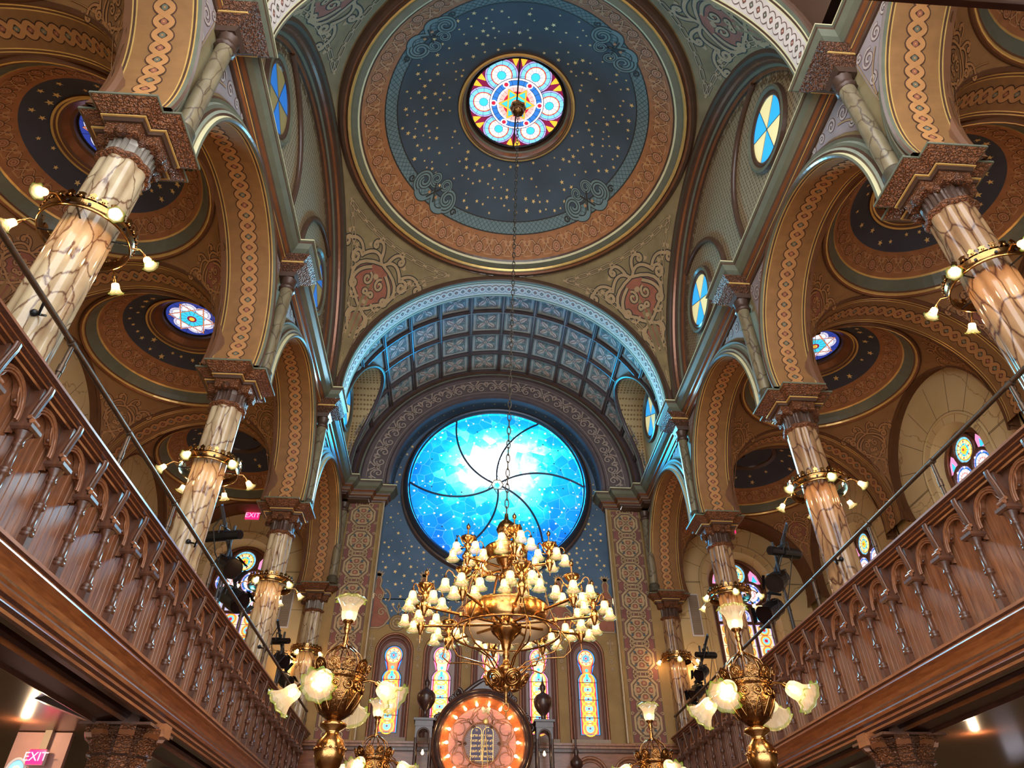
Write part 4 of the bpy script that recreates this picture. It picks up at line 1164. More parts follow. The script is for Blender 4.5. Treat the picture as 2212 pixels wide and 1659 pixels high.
# panelled dado of the end wall
mb = MB()
mb.box(-3.8, 3.8, 15.40, 15.66, 0, 4.42, 'oak_front')
for z0, z1, y in ((4.42, 4.48, 15.34), (4.48, 4.53, 15.30), (4.53, 4.57, 15.26)): mb.box(-3.8, 3.8, y, 15.66, z0, z1, 'oak_dark' if z1 < 4.5 else 'oak')
F = lambda u, v, l: (u, 15.40 - l, v)
for x in (-3.1, -2.15, 1.95, 2.75):
    for r, t in ((.33, .035), (.27, .02)): mb.tube([F(x + r * cos(2 * pi * k / 28), 4.0 + r * sin(2 * pi * k / 28), .01) for k in range(28)], t, 6, 'oak', closed=True)
    for k in range(7): mb.fill(shift([(0, 0), (.06, .09), (0, .17), (-.06, .09)], x, 3.95, 1, (k - 3) * .5), F, 'oak_dark', .012)
struct(mb, 'wall_front_dado', 'brown oak panelling with round carved medallions along the foot of the end wall', 'panelling')

# ================================================================ aisle walls (marbled) with windows and niches
def arched_wall(mb, F, zs, r, zb, hole, mat, inner_mat, depth):
    """lunette of radius r about zs going straight down to zb; hole = (half width, spring z, sill z) or None"""
    n = 32
    out = [(-r, zb)] + [(r * cos(pi - pi * i / n), zs + r * sin(pi - pi * i / n)) for i in range(n + 1)] + [(r, zb)]
    if hole is None:
        mb.fill(out, F, mat, 0, (0, zs)); return
    hw, hz, sill = hole
    inn = [(-hw, sill)] + [(hw * cos(pi - pi * i / n), hz + hw * sin(pi - pi * i / n)) for i in range(n + 1)] + [(hw, sill)]
    mb.loft([[F(u, v, 0) for u, v in out], [F(u, v, 0) for u, v in inn]], mat)
    mb.loft([[F(u, v, 0) for u, v in inn], [F(u * .82, hz + (v - hz) * (.82 if v > hz else 1), -depth) for u, v in inn]], inner_mat)
    mb.loft([[F(-r, zb, 0), F(r, zb, 0)], [F(-hw, sill, 0), F(hw, sill, 0)]], mat)
    mb.loft([[F(-hw, sill, 0), F(hw, sill, 0)], [F(-hw * .82, sill, -depth), F(hw * .82, sill, -depth)]], inner_mat)
def joints(mb, F, zs, r, hw, zb):
    """thin painted joints of the marbled stonework and the arch ring"""
    ring = [(-hw - .16, zb)] + [((hw + .16) * cos(pi - pi * i / 24), zs + (hw + .16) * sin(pi - pi * i / 24)) for i in range(25)] + [(hw + .16, zb)]
    mb.tube([F(u, v, .005) for u, v in ring], .02, 6, 'marble_wall')
    mb.stroke(ring, .012, F, 'tan_dark', lift=.004); mb.stroke([(u * 1.05, zs + (v - zs) * 1.04 if v > zs else v) for u, v in ring], .008, F, 'tan_dark', lift=.004)
    for k in range(9):
        a = pi * k / 8
        mb.stroke([((hw + .18) * cos(a), zs + (hw + .18) * sin(a)), (r * cos(a), zs + r * sin(a))], .010, F, 'tan_dark', lift=.004)
        mb.stroke([((hw) * cos(a + .15), zs + (hw) * sin(a + .15)), ((hw + .14) * cos(a + .15), zs + (hw + .14) * sin(a + .15))], .008, F, 'tan_dark', lift=.004)
    for z in (zs - .02, zs - .9, zs - 1.8):
        for sg in (-1, 1): mb.stroke([(sg * (hw + .18), z), (sg * r, z)], .010, F, 'tan_dark', lift=.004)
def rosette(g, G, cx, cy, r, lift, kind):
    seq = {0: (('lead', 1), ('g_sky', .97), ('lead', .80), ('g_yellow', .78), ('g_cream', .7), ('g_cyan', .48), ('g_yellow', .30)),
           1: (('lead', 1), ('g_lilac', .97), ('g_blue', .86), ('lead', .74), ('g_white', .72), ('g_pink', .5), ('g_white', .36), ('g_orange', .14)),
           2: (('lead', 1), ('g_lav', .97), ('g_cyan', .8), ('lead', .66), ('g_white', .64), ('g_rose', .42), ('g_white', .3), ('g_plum', .12))}[kind]
    for k, (m_, q) in enumerate(seq): g.disc(cx, cy, r * q, G, m_, lift + .002 * k, 24)
    for k in range(12): g.stroke([(cx + r * .3 * cos(k * pi / 6), cy + r * .3 * sin(k * pi / 6)), (cx + r * cos(k * pi / 6), cy + r * sin(k * pi / 6))], .006, G, 'lead', lift=lift + .02)
    if kind == 0:
        hexagram(g, cx, cy, r * .45, .018, G, 'g_yellow', lift + .022); g.disc(cx, cy, r * .1, G, 'g_red', lift + .028, 8)
        for k in range(6): g.disc(cx + r * .6 * cos(k * pi / 3), cy + r * .6 * sin(k * pi / 3), r * .07, G, 'g_plum', lift + .022, 6)
    else:
        for k in range(6): g.disc(cx + r * .85 * cos(k * pi / 3), cy + r * .85 * sin(k * pi / 3), r * .1, G, 'g_white', lift + .022, 6)
def tracery_window(G, loc, hw, zs, sill, label):
    """wooden tracery: one circle over two, over a row of small arches and tall lights"""
    w = window(label, loc)
    fr = MB()
    n = 28
    prof = [(-hw, sill), (hw, sill)] + [(hw * cos(pi * i / n), zs + hw * sin(pi * i / n)) for i in range(n + 1)]
    fr.fill(prof, G, 'window_wood', 0.0, (0, zs))
    edge = prof[1:] + [(-hw, sill)]
    fr.tube([G(u, v, .03) for u, v in edge], .05, 8, 'window_wood'); fr.tube([G(u * .93, v - .02, .05) for u, v in edge], .025, 6, 'copper')
    g = MB()
    rc = hw * .40
    cs = [(0, zs + hw * .47, 0), (-hw * .43, zs - hw * .26, 1), (hw * .43, zs - hw * .26, 1)]
    for cx, cy, kd in cs:
        rosette(g, G, cx, cy, rc, .02, kd)
        fr.tube([G(cx + (rc + .02) * cos(2 * pi * k / 28), cy + (rc + .02) * sin(2 * pi * k / 28), .03) for k in range(28)], .035, 8, 'window_wood', closed=True)
    for sg in (-1, 1):
        g.fill([(sg * hw * .50, zs + hw * .10), (sg * hw * .90, zs + hw * .12), (sg * hw * .80, zs + hw * .42), (sg * hw * .62, zs + hw * .62), (sg * hw * .52, zs + hw * .48)], G, 'g_rose', .02)
        g.fill([(sg * hw * .58, zs + hw * .18), (sg * hw * .80, zs + hw * .18), (sg * hw * .68, zs + hw * .44)], G, 'g_cyan', .023)
    g.fill([(-hw * .2, zs - hw * .78), (hw * .2, zs - hw * .78), (0, zs - hw * .55)], G, 'g_blue', .02)
    g.fill([(-hw * .05, zs + hw * .0), (hw * .05, zs + hw * .0), (0, zs + hw * .06)], G, 'g_cyan', .02)
    # lower lights
    zt = zs - hw * .80
    for k in range(3):
        cx = (k - 1) * hw * .64; q = hw * .27
        g.fill([(cx - q, zt - hw * .46), (cx + q, zt - hw * .46), (cx + q, zt - q)] + [(cx + q * cos(pi * j / 10), zt - q + q * sin(pi * j / 10)) for j in range(11)], G, 'g_lav', .02, (cx, zt - q))
        rosette(g, G, cx, zt - hw * .26, q * .85, .024, 2 if k != 1 else 1)
        z0, z1 = sill + .06, zt - hw * .56
        if z1 - z0 > .2:
            g.fill([(cx - q, z0), (cx + q, z0), (cx + q, z1), (cx - q, z1)], G, 'g_lilac', .02); g.fill([(cx - q * .86, z0 + .03), (cx + q * .86, z0 + .03), (cx + q * .86, z1 - .03), (cx - q * .86, z1 - .03)], G, 'g_cream', .023)
            m_ = max(1, int((z1 - z0) / (q * 1.3)))
            for j in range(m_):
                zc = z0 + (z1 - z0) * (j + .5) / m_
                for r, c_ in ((.74, 'g_orange'), (.6, 'g_yellow'), (.46, 'g_sky'), (.22, 'g_red')): g.disc(cx, zc, q * r, G, c_, .026 + (.8 - r) * .01, 14)
                g.stroke([(cx - q, zc + (z1 - z0) / m_ / 2), (cx + q, zc + (z1 - z0) / m_ / 2)], .01, G, 'lead', lift=.036)
    for k in (-1, 1):
        u = k * hw * .32
        fr.tube([G(u, sill, .03), G(u, zt, .03)], .035, 6, 'window_wood')
    fr.tube([G(-hw, zt - hw * .51, .03), G(hw, zt - hw * .51, .03)], .035, 6, 'window_wood')
    g.build('window_pane', w, loc); fr.build('window_frame', w, loc)

for s in (-1, 1):
    mb = MB()
    for b, yc in enumerate(YB):
        F = lambda u, v, l, yc=yc: (s * (7.76 - l), yc + u, v)
        hole = (.72, 7.98, 5.2) if s > 0 else None
        arched_wall(mb, F, ZA, 1.64, 3.5, hole, 'marble_wall', 'marble_wall', .30)
        if s > 0: joints(mb, F, 7.98, 1.62, .72, 5.2)
        else: joints(mb, F, 7.98, 1.62, .62, 4.6)
        mb.loft([[F(1.6, 3.5, 0), F(1.6, 9.7, 0)], [F(2.2, 3.5, 0), F(2.2, 9.7, 0)]], 'marble_wall')
    # lower storey
    mb.box(*sorted((s * 7.6, s * 7.8)), -2, 15.7, 0, 4.4, 'marble_low')
    for z0, z1, d in ((4.0, 4.08, .05), (4.08, 4.16, .10), (4.16, 4.24, .16), (4.24, 4.34, .22)): mb.box(*sorted((s * (7.6 - d), s * 7.8)), -2, 15.7, z0, z1, 'marble_low')
    for y in (7.2, 9.4, 10.2, 12.4):
        mb.box(*sorted((s * 7.57, s * 7.62)), y, y + .05, .9, 3.9, 'marble_low')
    struct(mb, 'wall_%s_aisle' % SIDE[s], 'cream marbled outer wall of the %s gallery with painted stone joints' % SIDE[s], 'wall')
    # end wall of the aisle
    mb = MB(); cx = s * 5.95
    F = lambda u, v, l: (cx + u, 15.76 - l, v)
    arched_wall(mb, F, ZA, 1.64, 3.75, (.80, 8.22, 5.0), 'marble_wall', 'marble_wall', .30)
    joints(mb, F, 8.22, 1.62, .80, 5.0)
    mb.loft([[F(-2.2, 0, .0), F(1.9, 0, .0)], [F(-2.2, 3.8, .0), F(1.9, 3.8, .0)]], 'marble_low')
    mb.loft([[F(-1.62, 3.7, .01), F(-1.62, 9.2, .01)], [F(-2.2, 3.7, .01), F(-2.2, 9.2, .01)]], 'ochre')
    mb.loft([[F(1.62, 3.7, .01), F(1.62, 9.2, .01)], [F(2.2, 3.7, .01), F(2.2, 9.2, .01)]], 'ochre')
    struct(mb, 'wall_front_%s_aisle' % SIDE[s], 'cream marbled end wall of the %s gallery round its tall stained window' % SIDE[s], 'wall')
    tracery_window(lambda u, v, l: (cx + u, 16.04 - l, v), (cx, 16.04, 7), .68, 8.22, 5.0, 'tall traceried stained window at the far end of the %s gallery' % SIDE[s])
for b in range(4):
    tracery_window(lambda u, v, l: (8.04 - l, YB[b] - u, v), (8.04, YB[b], 7), .60, 7.98, 5.2, 'traceried stained window in the right gallery wall, %s' % BAYW[b])

# ================================================================ columns
def lob(n, amp): return lambda a, r, k: 1 + amp * abs(cos(n * a / 2)) - amp * .55
def cruci(c, arm, hw):
    x, y = c
    return [(x + a, y + b) for a, b in ((arm, -hw), (arm, hw), (hw, hw), (hw, arm), (-hw, arm), (-hw, hw), (-arm, hw), (-arm, -hw), (-hw, -hw), (-hw, -arm), (hw, -arm), (hw, -hw))]
def column(s, y, label, mat, neck, half=False):
    x = s * 4.0
    t = empty('marble_column', (x, y, 0), label, 'column')
    o = (x, y, 0); c3 = (x, y, 0)
    m = MB(); m.lathe([(.20, 4.1), (.20, 7.13)], 64, mat, c3, lobes=lob(8, .13)); m.build('shaft', t, o)
    m = MB(); m.lathe([(.20, 7.13), (.235, 7.14), (.245, 7.165), (.235, 7.19), (.205, 7.20)], 48, 'bronze', c3, lobes=lob(8, .10)); m.build('neck_ring', t, o)
    m = MB(); m.lathe([(.195, 7.19), (.19, 7.32), (.205, 7.40), (.22, 7.41)], 72, neck, c3, lobes=lambda a, r, k: 1 + .10 * (1 if int(a / (2 * pi) * 72) % 3 else 0), smooth=False); m.build('fluted_neck', t, o)
    m = MB()
    def lay(z0, z1, a0, h0, a1, h1, mt):
        p0, p1 = cruci((x, y), a0, h0), cruci((x, y), a1, h1); n = 12
        m.add([(q[0], q[1], z0) for q in p0] + [(q[0], q[1], z1) for q in p1], [(i, (i + 1) % n, n + (i + 1) % n, n + i) for i in range(n)], mt)
        m.add([(q[0], q[1], z0) for q in p0], [(0, 1, 2, 11), (2, 3, 4, 5), (5, 6, 7, 8), (8, 9, 10, 11), (2, 5, 8, 11)], mt)
    lay(7.38, 7.52, .27, .15, .29, .16, 'bronze')
    for q in range(4):   # leafy bosses on the arms of the cross
        a = q * pi / 2
        m.ball((x + .27 * cos(a), y + .27 * sin(a), 7.40), .06, 'bronze_dark', 8)
        m.ball((x + .20 * cos(a + pi / 4), y + .20 * sin(a + pi / 4), 7.39), .05, 'bronze_dark', 8)
    lay(7.50, 7.535, .31, .18, .33, .19, 'neck_dark')
    lay(7.535, 7.55, .345, .205, .345, .205, 'gold')
    lay(7.55, 7.57, .335, .20, .335, .20, 'neck_dark')
    lay(7.57, 7.675, .345, .21, .465, .30, 'bronze')
    lay(7.675, 7.70, .475, .31, .475, .31, 'greengrey')
    p = cruci((x, y), .475, .31)
    m.add([(q[0], q[1], 7.70) for q in p], [(0, 1, 2, 11), (2, 3, 4, 5), (5, 6, 7, 8), (8, 9, 10, 11), (2, 5, 8, 11)], 'greengrey')
    m.build('capital', t, o)
    # lower order carrying the gallery
    m = MB(); m.lathe([(.28, .0), (.28, .12), (.22, .2), (.20, .3), (.18, 2.56)], 48, mat, c3, lobes=lob(8, .1)); m.build('lower_shaft', t, o)
    m = MB()
    m.lathe([(.19, 2.54), (.22, 2.56), (.22, 2.60), (.19, 2.62), (.19, 2.80)], 60, 'neck_dark', c3, lobes=lambda a, r, k: 1 + .06 * (1 if int(a / (2 * pi) * 60) % 3 else 0), smooth=False)
    m.lathe([(.22, 2.78), (.235, 2.80), (.24, 2.92), (.27, 2.94), (.27, 2.97), (.245, 2.985), (.26, 3.08), (.31, 3.12), (.31, 3.18)], 16, 'bronze_dark', c3, smooth=False)
    for q in range(8):      # carved strips down the drum
        a = q * pi / 4 + pi / 8; u = V((cos(a), sin(a), 0)); tv = V((-sin(a), cos(a), 0))
        rows = []
        for rr, zz in ((.245, 2.78), (.262, 2.80), (.265, 2.93), (.295, 2.95), (.275, 2.99), (.30, 3.06), (.35, 3.10), (.37, 3.14), (.37, 3.19)):
            rows.append([V((x, y, zz)) + u * (rr - .06) + tv * -.075, V((x, y, zz)) + u * rr + tv * -.07, V((x, y, zz)) + u * rr + tv * .07, V((x, y, zz)) + u * (rr - .06) + tv * .075])
        m.loft(rows, ['bronze', 'bronze', 'neck_dark', 'bronze', 'bronze', 'bronze', 'copper', 'bronze'])
    m.box(x - .34, x + .34, y - .34, y + .34, 3.185, 3.21, 'oak_dark'); m.box(x - .15, x + .15, y - .15, y + .15, 3.2, 3.5, 'oak_dark')
    m.box(*sorted((x - s * .40, x - s * .20)), y - .09, y + .09, 3.13, 3.25, 'oak_beam')
    m.build('lower_capital', t, o)
    return t
NEAR = ['nearest the camera', 'second along', 'third along', 'at the far end']
for s in (-1, 1):
    for k in range(4):
        mt = 'marble_pale' if s < 0 else 'marble_brown'
        y = YC[k + 1]
        column(s, y, 'lobed %s marble column of the %s arcade, %s' % ('cream' if s < 0 else 'brown', SIDE[s], ['nearest the camera', 'second from the camera', 'third from the camera', 'against the end wall'][k]), mt, 'neck_grey' if s < 0 and k in (0, 3) else 'neck_dark')
        # colonnette standing on the capital
        yy = y if k < 3 else 15.18
        t = empty('colonnette', (s * 3.66, yy, 7.70), 'slender marbled colonnette above the capital of the %s %s column' % (SIDE[s], ['nearest', 'second', 'third', 'endmost'][k]), 'colonnette')
        o = (s * 3.66, yy, 7.7); c3 = (s * 3.66, yy, 0)
        m = MB(); m.lathe([(.13, 7.705), (.13, 7.76), (.11, 7.79), (.125, 7.82), (.125, 7.85), (.10, 7.89)], 24, 'olive_dark', c3); m.build('foot', t, o)
        m = MB(); m.lathe([(.10, 7.88), (.095, 9.52)], 20, 'marble_dim', c3); m.build('shaft', t, o)
        m = MB(); m.lathe([(.095, 9.50), (.12, 9.52), (.12, 9.55), (.095, 9.57), (.10, 9.62), (.115, 9.70), (.12, 9.715)], 24, 'neck_dark', c3, lobes=lambda a, r, k: 1 + .08 * abs(cos(6 * a))); m.build('colonnette_capital', t, o)
# ================================================================ galleries
def extrude_y(mb, prof, y0, y1, s, mats):
    mb.loft([[(s * x, y0, z), (s * x, y1, z)] for x, z in prof], mats)
SP = 0.483
def parapet(s, yref):
    ax = s * 3.7
    t = empty('gallery_parapet', (ax, 8, 3.2), 'carved oak %s gallery front with trefoil arches and turned balusters' % SIDE[s], 'balustrade')
    o = (ax, 8, 3.2); y0, y1 = .7, 15.25
    m = MB()
    extrude_y(m, [(3.785, 4.66), (3.785, 4.68), (3.62, 4.69), (3.60, 4.68), (3.60, 4.66), (3.63, 4.645), (3.625, 4.63), (3.65, 4.615), (3.645, 4.595), (3.675, 4.585), (3.68, 4.57), (3.785, 4.565), (3.785, 4.66)], y0, y1, s, ['oak', 'oak', 'oak', 'oak_beam', 'oak_dark', 'oak_beam', 'oak_dark', 'oak_beam', 'oak_dark', 'oak_beam', 'oak_dark', 'oak_dark'])
    m.build('handrail', t, o)
    m = MB()
    rows = [[], []]; y = y0; pw = SP / 6
    while y < y1 - pw:
        for yy, x in ((y, 3.781), (y + .006, 3.768), (y + pw - .006, 3.768), (y + pw, 3.781)):
            rows[0].append((s * x, yy, 3.58)); rows[1].append((s * x, yy, 4.58))
        y += pw
    m.loft(rows, 'oak'); m.box(*sorted((s * 3.783, s * 3.789)), y0, y1, 3.58, 4.58, 'oak_dark')
    m.build('board_panel', t, o)
    m = MB()
    fp = [(3.775, 3.605), (3.60, 3.605), (3.575, 3.595), (3.575, 3.57), (3.592, 3.555), (3.585, 3.53), (3.615, 3.505), (3.645, 3.465), (3.66, 3.43), (3.66, 3.412), (3.642, 3.402), (3.652, 3.385), (3.634, 3.362), (3.645, 3.335), (3.668, 3.318), (3.662, 3.292), (3.69, 3.275), (3.69, 3.252), (3.71, 3.24), (3.77, 3.24), (3.785, 3.27), (3.785, 3.44)]
    pm = []
    for k in range(len(fp) - 1):
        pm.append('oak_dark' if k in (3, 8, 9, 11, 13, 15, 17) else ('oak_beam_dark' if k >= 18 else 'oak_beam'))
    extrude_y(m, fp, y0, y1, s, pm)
    m.build('fascia', t, o)
    ys = [yref + SP * k for k in range(-12, 26) if y0 + .2 < yref + SP * k < y1 - .1]
    X = 3.65
    b = MB(); c3 = (s * X, 8, 0)
    b.box(s * X - .032, s * X + .032, 8 - .032, 8 + .032, 3.605, 3.72, 'oak_dark')
    b.lathe([(.030, 3.70), (.044, 3.715), (.044, 3.735), (.033, 3.74), (.044, 3.748), (.040, 3.765), (.026, 3.775), (.025, 3.90), (.038, 3.91), (.040, 3.922), (.031, 3.93), (.040, 3.938), (.038, 3.95), (.025, 3.96), (.023, 4.11), (.034, 4.12), (.034, 4.132), (.027, 4.14), (.033, 4.175), (.050, 4.21), (.056, 4.225)], 14, 'oak_dark', c3)
    b.prism([(s * X + q * .058, 8 + r * .058) for q, r in ((-1, -1), (1, -1), (1, 1), (-1, 1))], 4.222, 4.24, 'oak_dark', 1.2, (s * X, 8))
    b.box(s * X - .07, s * X + .07, 8 - .07, 8 + .07, 4.24, 4.265, 'oak_dark')
    br = MB()
    for dz in (-.015, 0, .015):
        pts = [(s * (X - .005), 8 + dz, 4.265), (s * (X - .03), 8 + dz, 4.29), (s * (X - .02), 8 + dz, 4.315), (s * (X + .005), 8 + dz, 4.33), (s * X, 8 + dz, 4.36), (s * (X - .01), 8 + dz, 4.43), (s * (X - .025), 8 + dz, 4.51), (s * (X - .035), 8 + dz, 4.55), (s * (X - .035), 8 + dz, 4.60)]
        br.tube(pts, .015 if dz else .019, 6, 'oak_dark')
    br.tube([(s * (X - .035), 8 + .036 * q, 4.305) for q in (-1, 1)], .020, 8, 'oak'); br.tube([(s * (X - .005), 8 + .032 * q, 4.34) for q in (-1, 1)], .016, 8, 'oak')
    br.box(*sorted((s * (X), s * 3.74)), 8 - .018, 8 + .018, 4.265, 4.585, 'oak_dark')
    a = MB(); h = SP / 2; yc = 8 + h; zs = 4.262; zt = 4.57
    R1 = h - .022
    tre = [(-R1, zs - .05)] + arc(-R1 + .052, zs + .065, .06, pi * 1.1, pi * .40, 8) + arc(0, zs + .165, .108, pi * .93, pi * .07, 16) + arc(R1 - .052, zs + .065, .06, pi * .60, -pi * .1, 8) + [(R1, zs - .05)]
    nT = len(tre); outer = []
    for i in range(nT):
        q = i / (nT - 1)
        if q < .2: outer.append((-h, zs - .05 + (zt - zs + .05) * q / .2))
        elif q > .8: outer.append((h, zs - .05 + (zt - zs + .05) * (1 - q) / .2))
        else: outer.append((-h + 2 * h * (q - .2) / .6, zt))
    G = lambda u, v, d: (s * (3.722 - d), yc + u, v)
    a.loft([[G(u, v, 0) for u, v in outer], [G(u, v, 0) for u, v in tre]], 'oak_dark')
    a.loft([[G(u, v, 0) for u, v in tre], [G(u, v, -.04) for u, v in tre]], 'oak')
    a.loft([[G(u, v, -.04) for u, v in outer], [G(u, v, -.04) for u, v in tre]], 'oak_dark')
    big = arc(0, zs + .05, h - .024, pi * 1.02, -pi * .02, 22)
    for rr, t_, d_ in ((1.0, .013, .004), (.91, .011, .012), (.83, .009, .006)): a.tube([G(u * rr, zs + .05 + (v - zs - .05) * (rr * 1.16), d_) for u, v in big], t_, 6, 'oak')
    a.tube([G(u, v, .003) for u, v in tre], .008, 5, 'oak')
    for sg in (-1, 1): a.ball(G(sg * .112, zs + .135, .0), .016, 'oak_dark', 6)
    pb, pr_, pa = b.build('baluster', t, o), br.build('bracket', t, o), a.build('trefoil_arch', t, o)
    first = True
    for y in ys:
        for src in (pb, pr_, pa):
            if src is pa and y + SP > y1: continue
            ob = src if first else src.copy()
            if not first: COL.objects.link(ob)
            ob.location = (0, y - 8, 0)
        first = False
parapet(-1, 5.507); parapet(1, 5.192)

for s in (-1, 1):
    # gallery floor and the ceiling under it
    mb = MB()
    mb.box(*sorted((s * 3.80, s * 7.76)), .7, 15.7, 3.46, 3.56, 'oak_dark')
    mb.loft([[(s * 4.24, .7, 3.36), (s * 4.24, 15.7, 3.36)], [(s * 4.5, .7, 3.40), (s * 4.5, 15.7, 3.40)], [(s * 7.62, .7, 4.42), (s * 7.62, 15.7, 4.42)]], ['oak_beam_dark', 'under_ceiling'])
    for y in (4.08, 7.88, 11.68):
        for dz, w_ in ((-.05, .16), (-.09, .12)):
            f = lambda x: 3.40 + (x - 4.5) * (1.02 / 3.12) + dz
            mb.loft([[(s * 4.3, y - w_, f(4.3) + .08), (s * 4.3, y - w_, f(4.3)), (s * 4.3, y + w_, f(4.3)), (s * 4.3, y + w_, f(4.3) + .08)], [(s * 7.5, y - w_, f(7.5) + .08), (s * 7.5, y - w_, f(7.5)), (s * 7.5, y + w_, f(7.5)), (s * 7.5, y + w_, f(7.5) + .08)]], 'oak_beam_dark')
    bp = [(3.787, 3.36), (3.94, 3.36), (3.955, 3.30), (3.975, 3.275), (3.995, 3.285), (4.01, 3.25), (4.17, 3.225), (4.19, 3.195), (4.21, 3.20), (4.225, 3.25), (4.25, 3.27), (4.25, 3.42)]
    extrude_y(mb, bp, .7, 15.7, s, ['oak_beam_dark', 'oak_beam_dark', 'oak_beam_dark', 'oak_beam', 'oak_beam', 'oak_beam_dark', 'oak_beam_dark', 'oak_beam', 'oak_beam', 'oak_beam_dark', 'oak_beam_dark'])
    struct(mb, 'ceiling', 'plastered ceiling beneath the %s gallery with brown crossbeams' % SIDE[s], 'ceiling')
    # pipe rail behind the parapet
    xr = s * 3.735; zr = 5.15
    t = empty('pipe_handrail', (xr, 8, 4.69), 'thin iron pipe rail on posts above the %s gallery front' % SIDE[s], 'railing'); o = (xr, 8, 4.69)
    m = MB(); m.tube([(xr, .8, zr), (xr, 8, zr - .03), (xr, 15.18, zr - .08)], .022, 8, 'iron'); m.build('rail', t, o)
    for k, y in enumerate((1.2, 2.6, 4.2, 5.4, 6.7, 8.2, 9.7, 11.2, 13.0, 15.15)):
        m = MB(); zt = zr - .005 * y
        m.tube([(xr, y, zt), (xr, y, zt - .12), (xr, y, 4.69)], .018, 8, 'iron'); m.tube([(xr, y - .035, zt), (xr, y + .035, zt)], .030, 8, 'iron'); m.lathe([(.024, 4.86), (.024, 4.93)], 8, 'iron', (xr, y, 0)); m.build('post', t, o)
    for y in YC[1:4]:
        m = MB(); m.tube([(xr, y - .35, zr - .005 * y), (xr + s * .03, y - .30, zr - .10), (xr + s * .06, y - .2, zr - .02), (s * 3.90, y - .17, zr + .02)], .010, 6, 'iron_black')
        m.ball((s * 3.90, y - .18, zr + .02), .03, 'iron_black', 8); m.build('wall_bracket', t, o)

# rear gallery overhead
mb = MB()
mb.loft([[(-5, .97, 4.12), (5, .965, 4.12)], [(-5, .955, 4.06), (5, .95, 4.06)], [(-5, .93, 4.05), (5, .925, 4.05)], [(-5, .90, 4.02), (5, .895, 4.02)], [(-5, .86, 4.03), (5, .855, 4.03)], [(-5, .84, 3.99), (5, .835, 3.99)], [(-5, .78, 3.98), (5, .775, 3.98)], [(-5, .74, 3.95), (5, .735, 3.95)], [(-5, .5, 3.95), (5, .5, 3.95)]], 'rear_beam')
mb.box(-5, 5, .0, .55, 3.95, 4.2, 'rear_beam'); mb.loft([[(-5, .97, 4.12), (5, .965, 4.12)], [(-5, .97, 4.9), (5, .965, 4.9)]], 'rear_beam')
trim(mb, 'dark moulded edge of the rear gallery overhead at the top of the photo', 'beam')

# ================================================================ lamps
def shade_mb(R, L, nl=8, hot=2, up=False):
    m = MB()
    pr = [(.20, 0), (.40, -.04), (.50, -.16), (.54, -.34), (.55, -.50), (.66, -.68), (.86, -.88), (1.0, -.97), (1.06, -.93)]
    mats = ['shade_hot'] * (2 + hot) + ['shade_body'] * (3 - hot) + ['shade_body', 'shade_mid', 'shade_rim']
    n = nl * 6; rows = []
    for k, (r, z) in enumerate(pr):
        w = max(0, (k - 4) / 4.0)
        rows.append([(R * r * (1 + .10 * w * cos(nl * 2 * pi * i / n)) * cos(2 * pi * i / n), R * r * (1 + .10 * w * cos(nl * 2 * pi * i / n)) * sin(2 * pi * i / n), L * (z + .06 * w * cos(nl * 2 * pi * i / n))) for i in range(n)])
    m.loft(rows, mats, closed=True, smooth=True)
    return m
def bulb_mb(r, L, mat='bulb_hot'):
    m = MB(); m.lathe([(r * .4, 0), (r * .5, -L * .2), (r, -L * .6), (r * .8, -L * .85), (r * .1, -L)], 10, mat, caps=False); return m
def aim(d):
    return V((0, 0, -1)).rotation_difference(V(d).normalized()).to_euler()
def collar(m, c, r, mat='brass'):
    m.lathe([(r, .0), (r * 1.25, -.01), (r * 1.25, -.03), (r * 1.6, -.045)], 10, mat, c)

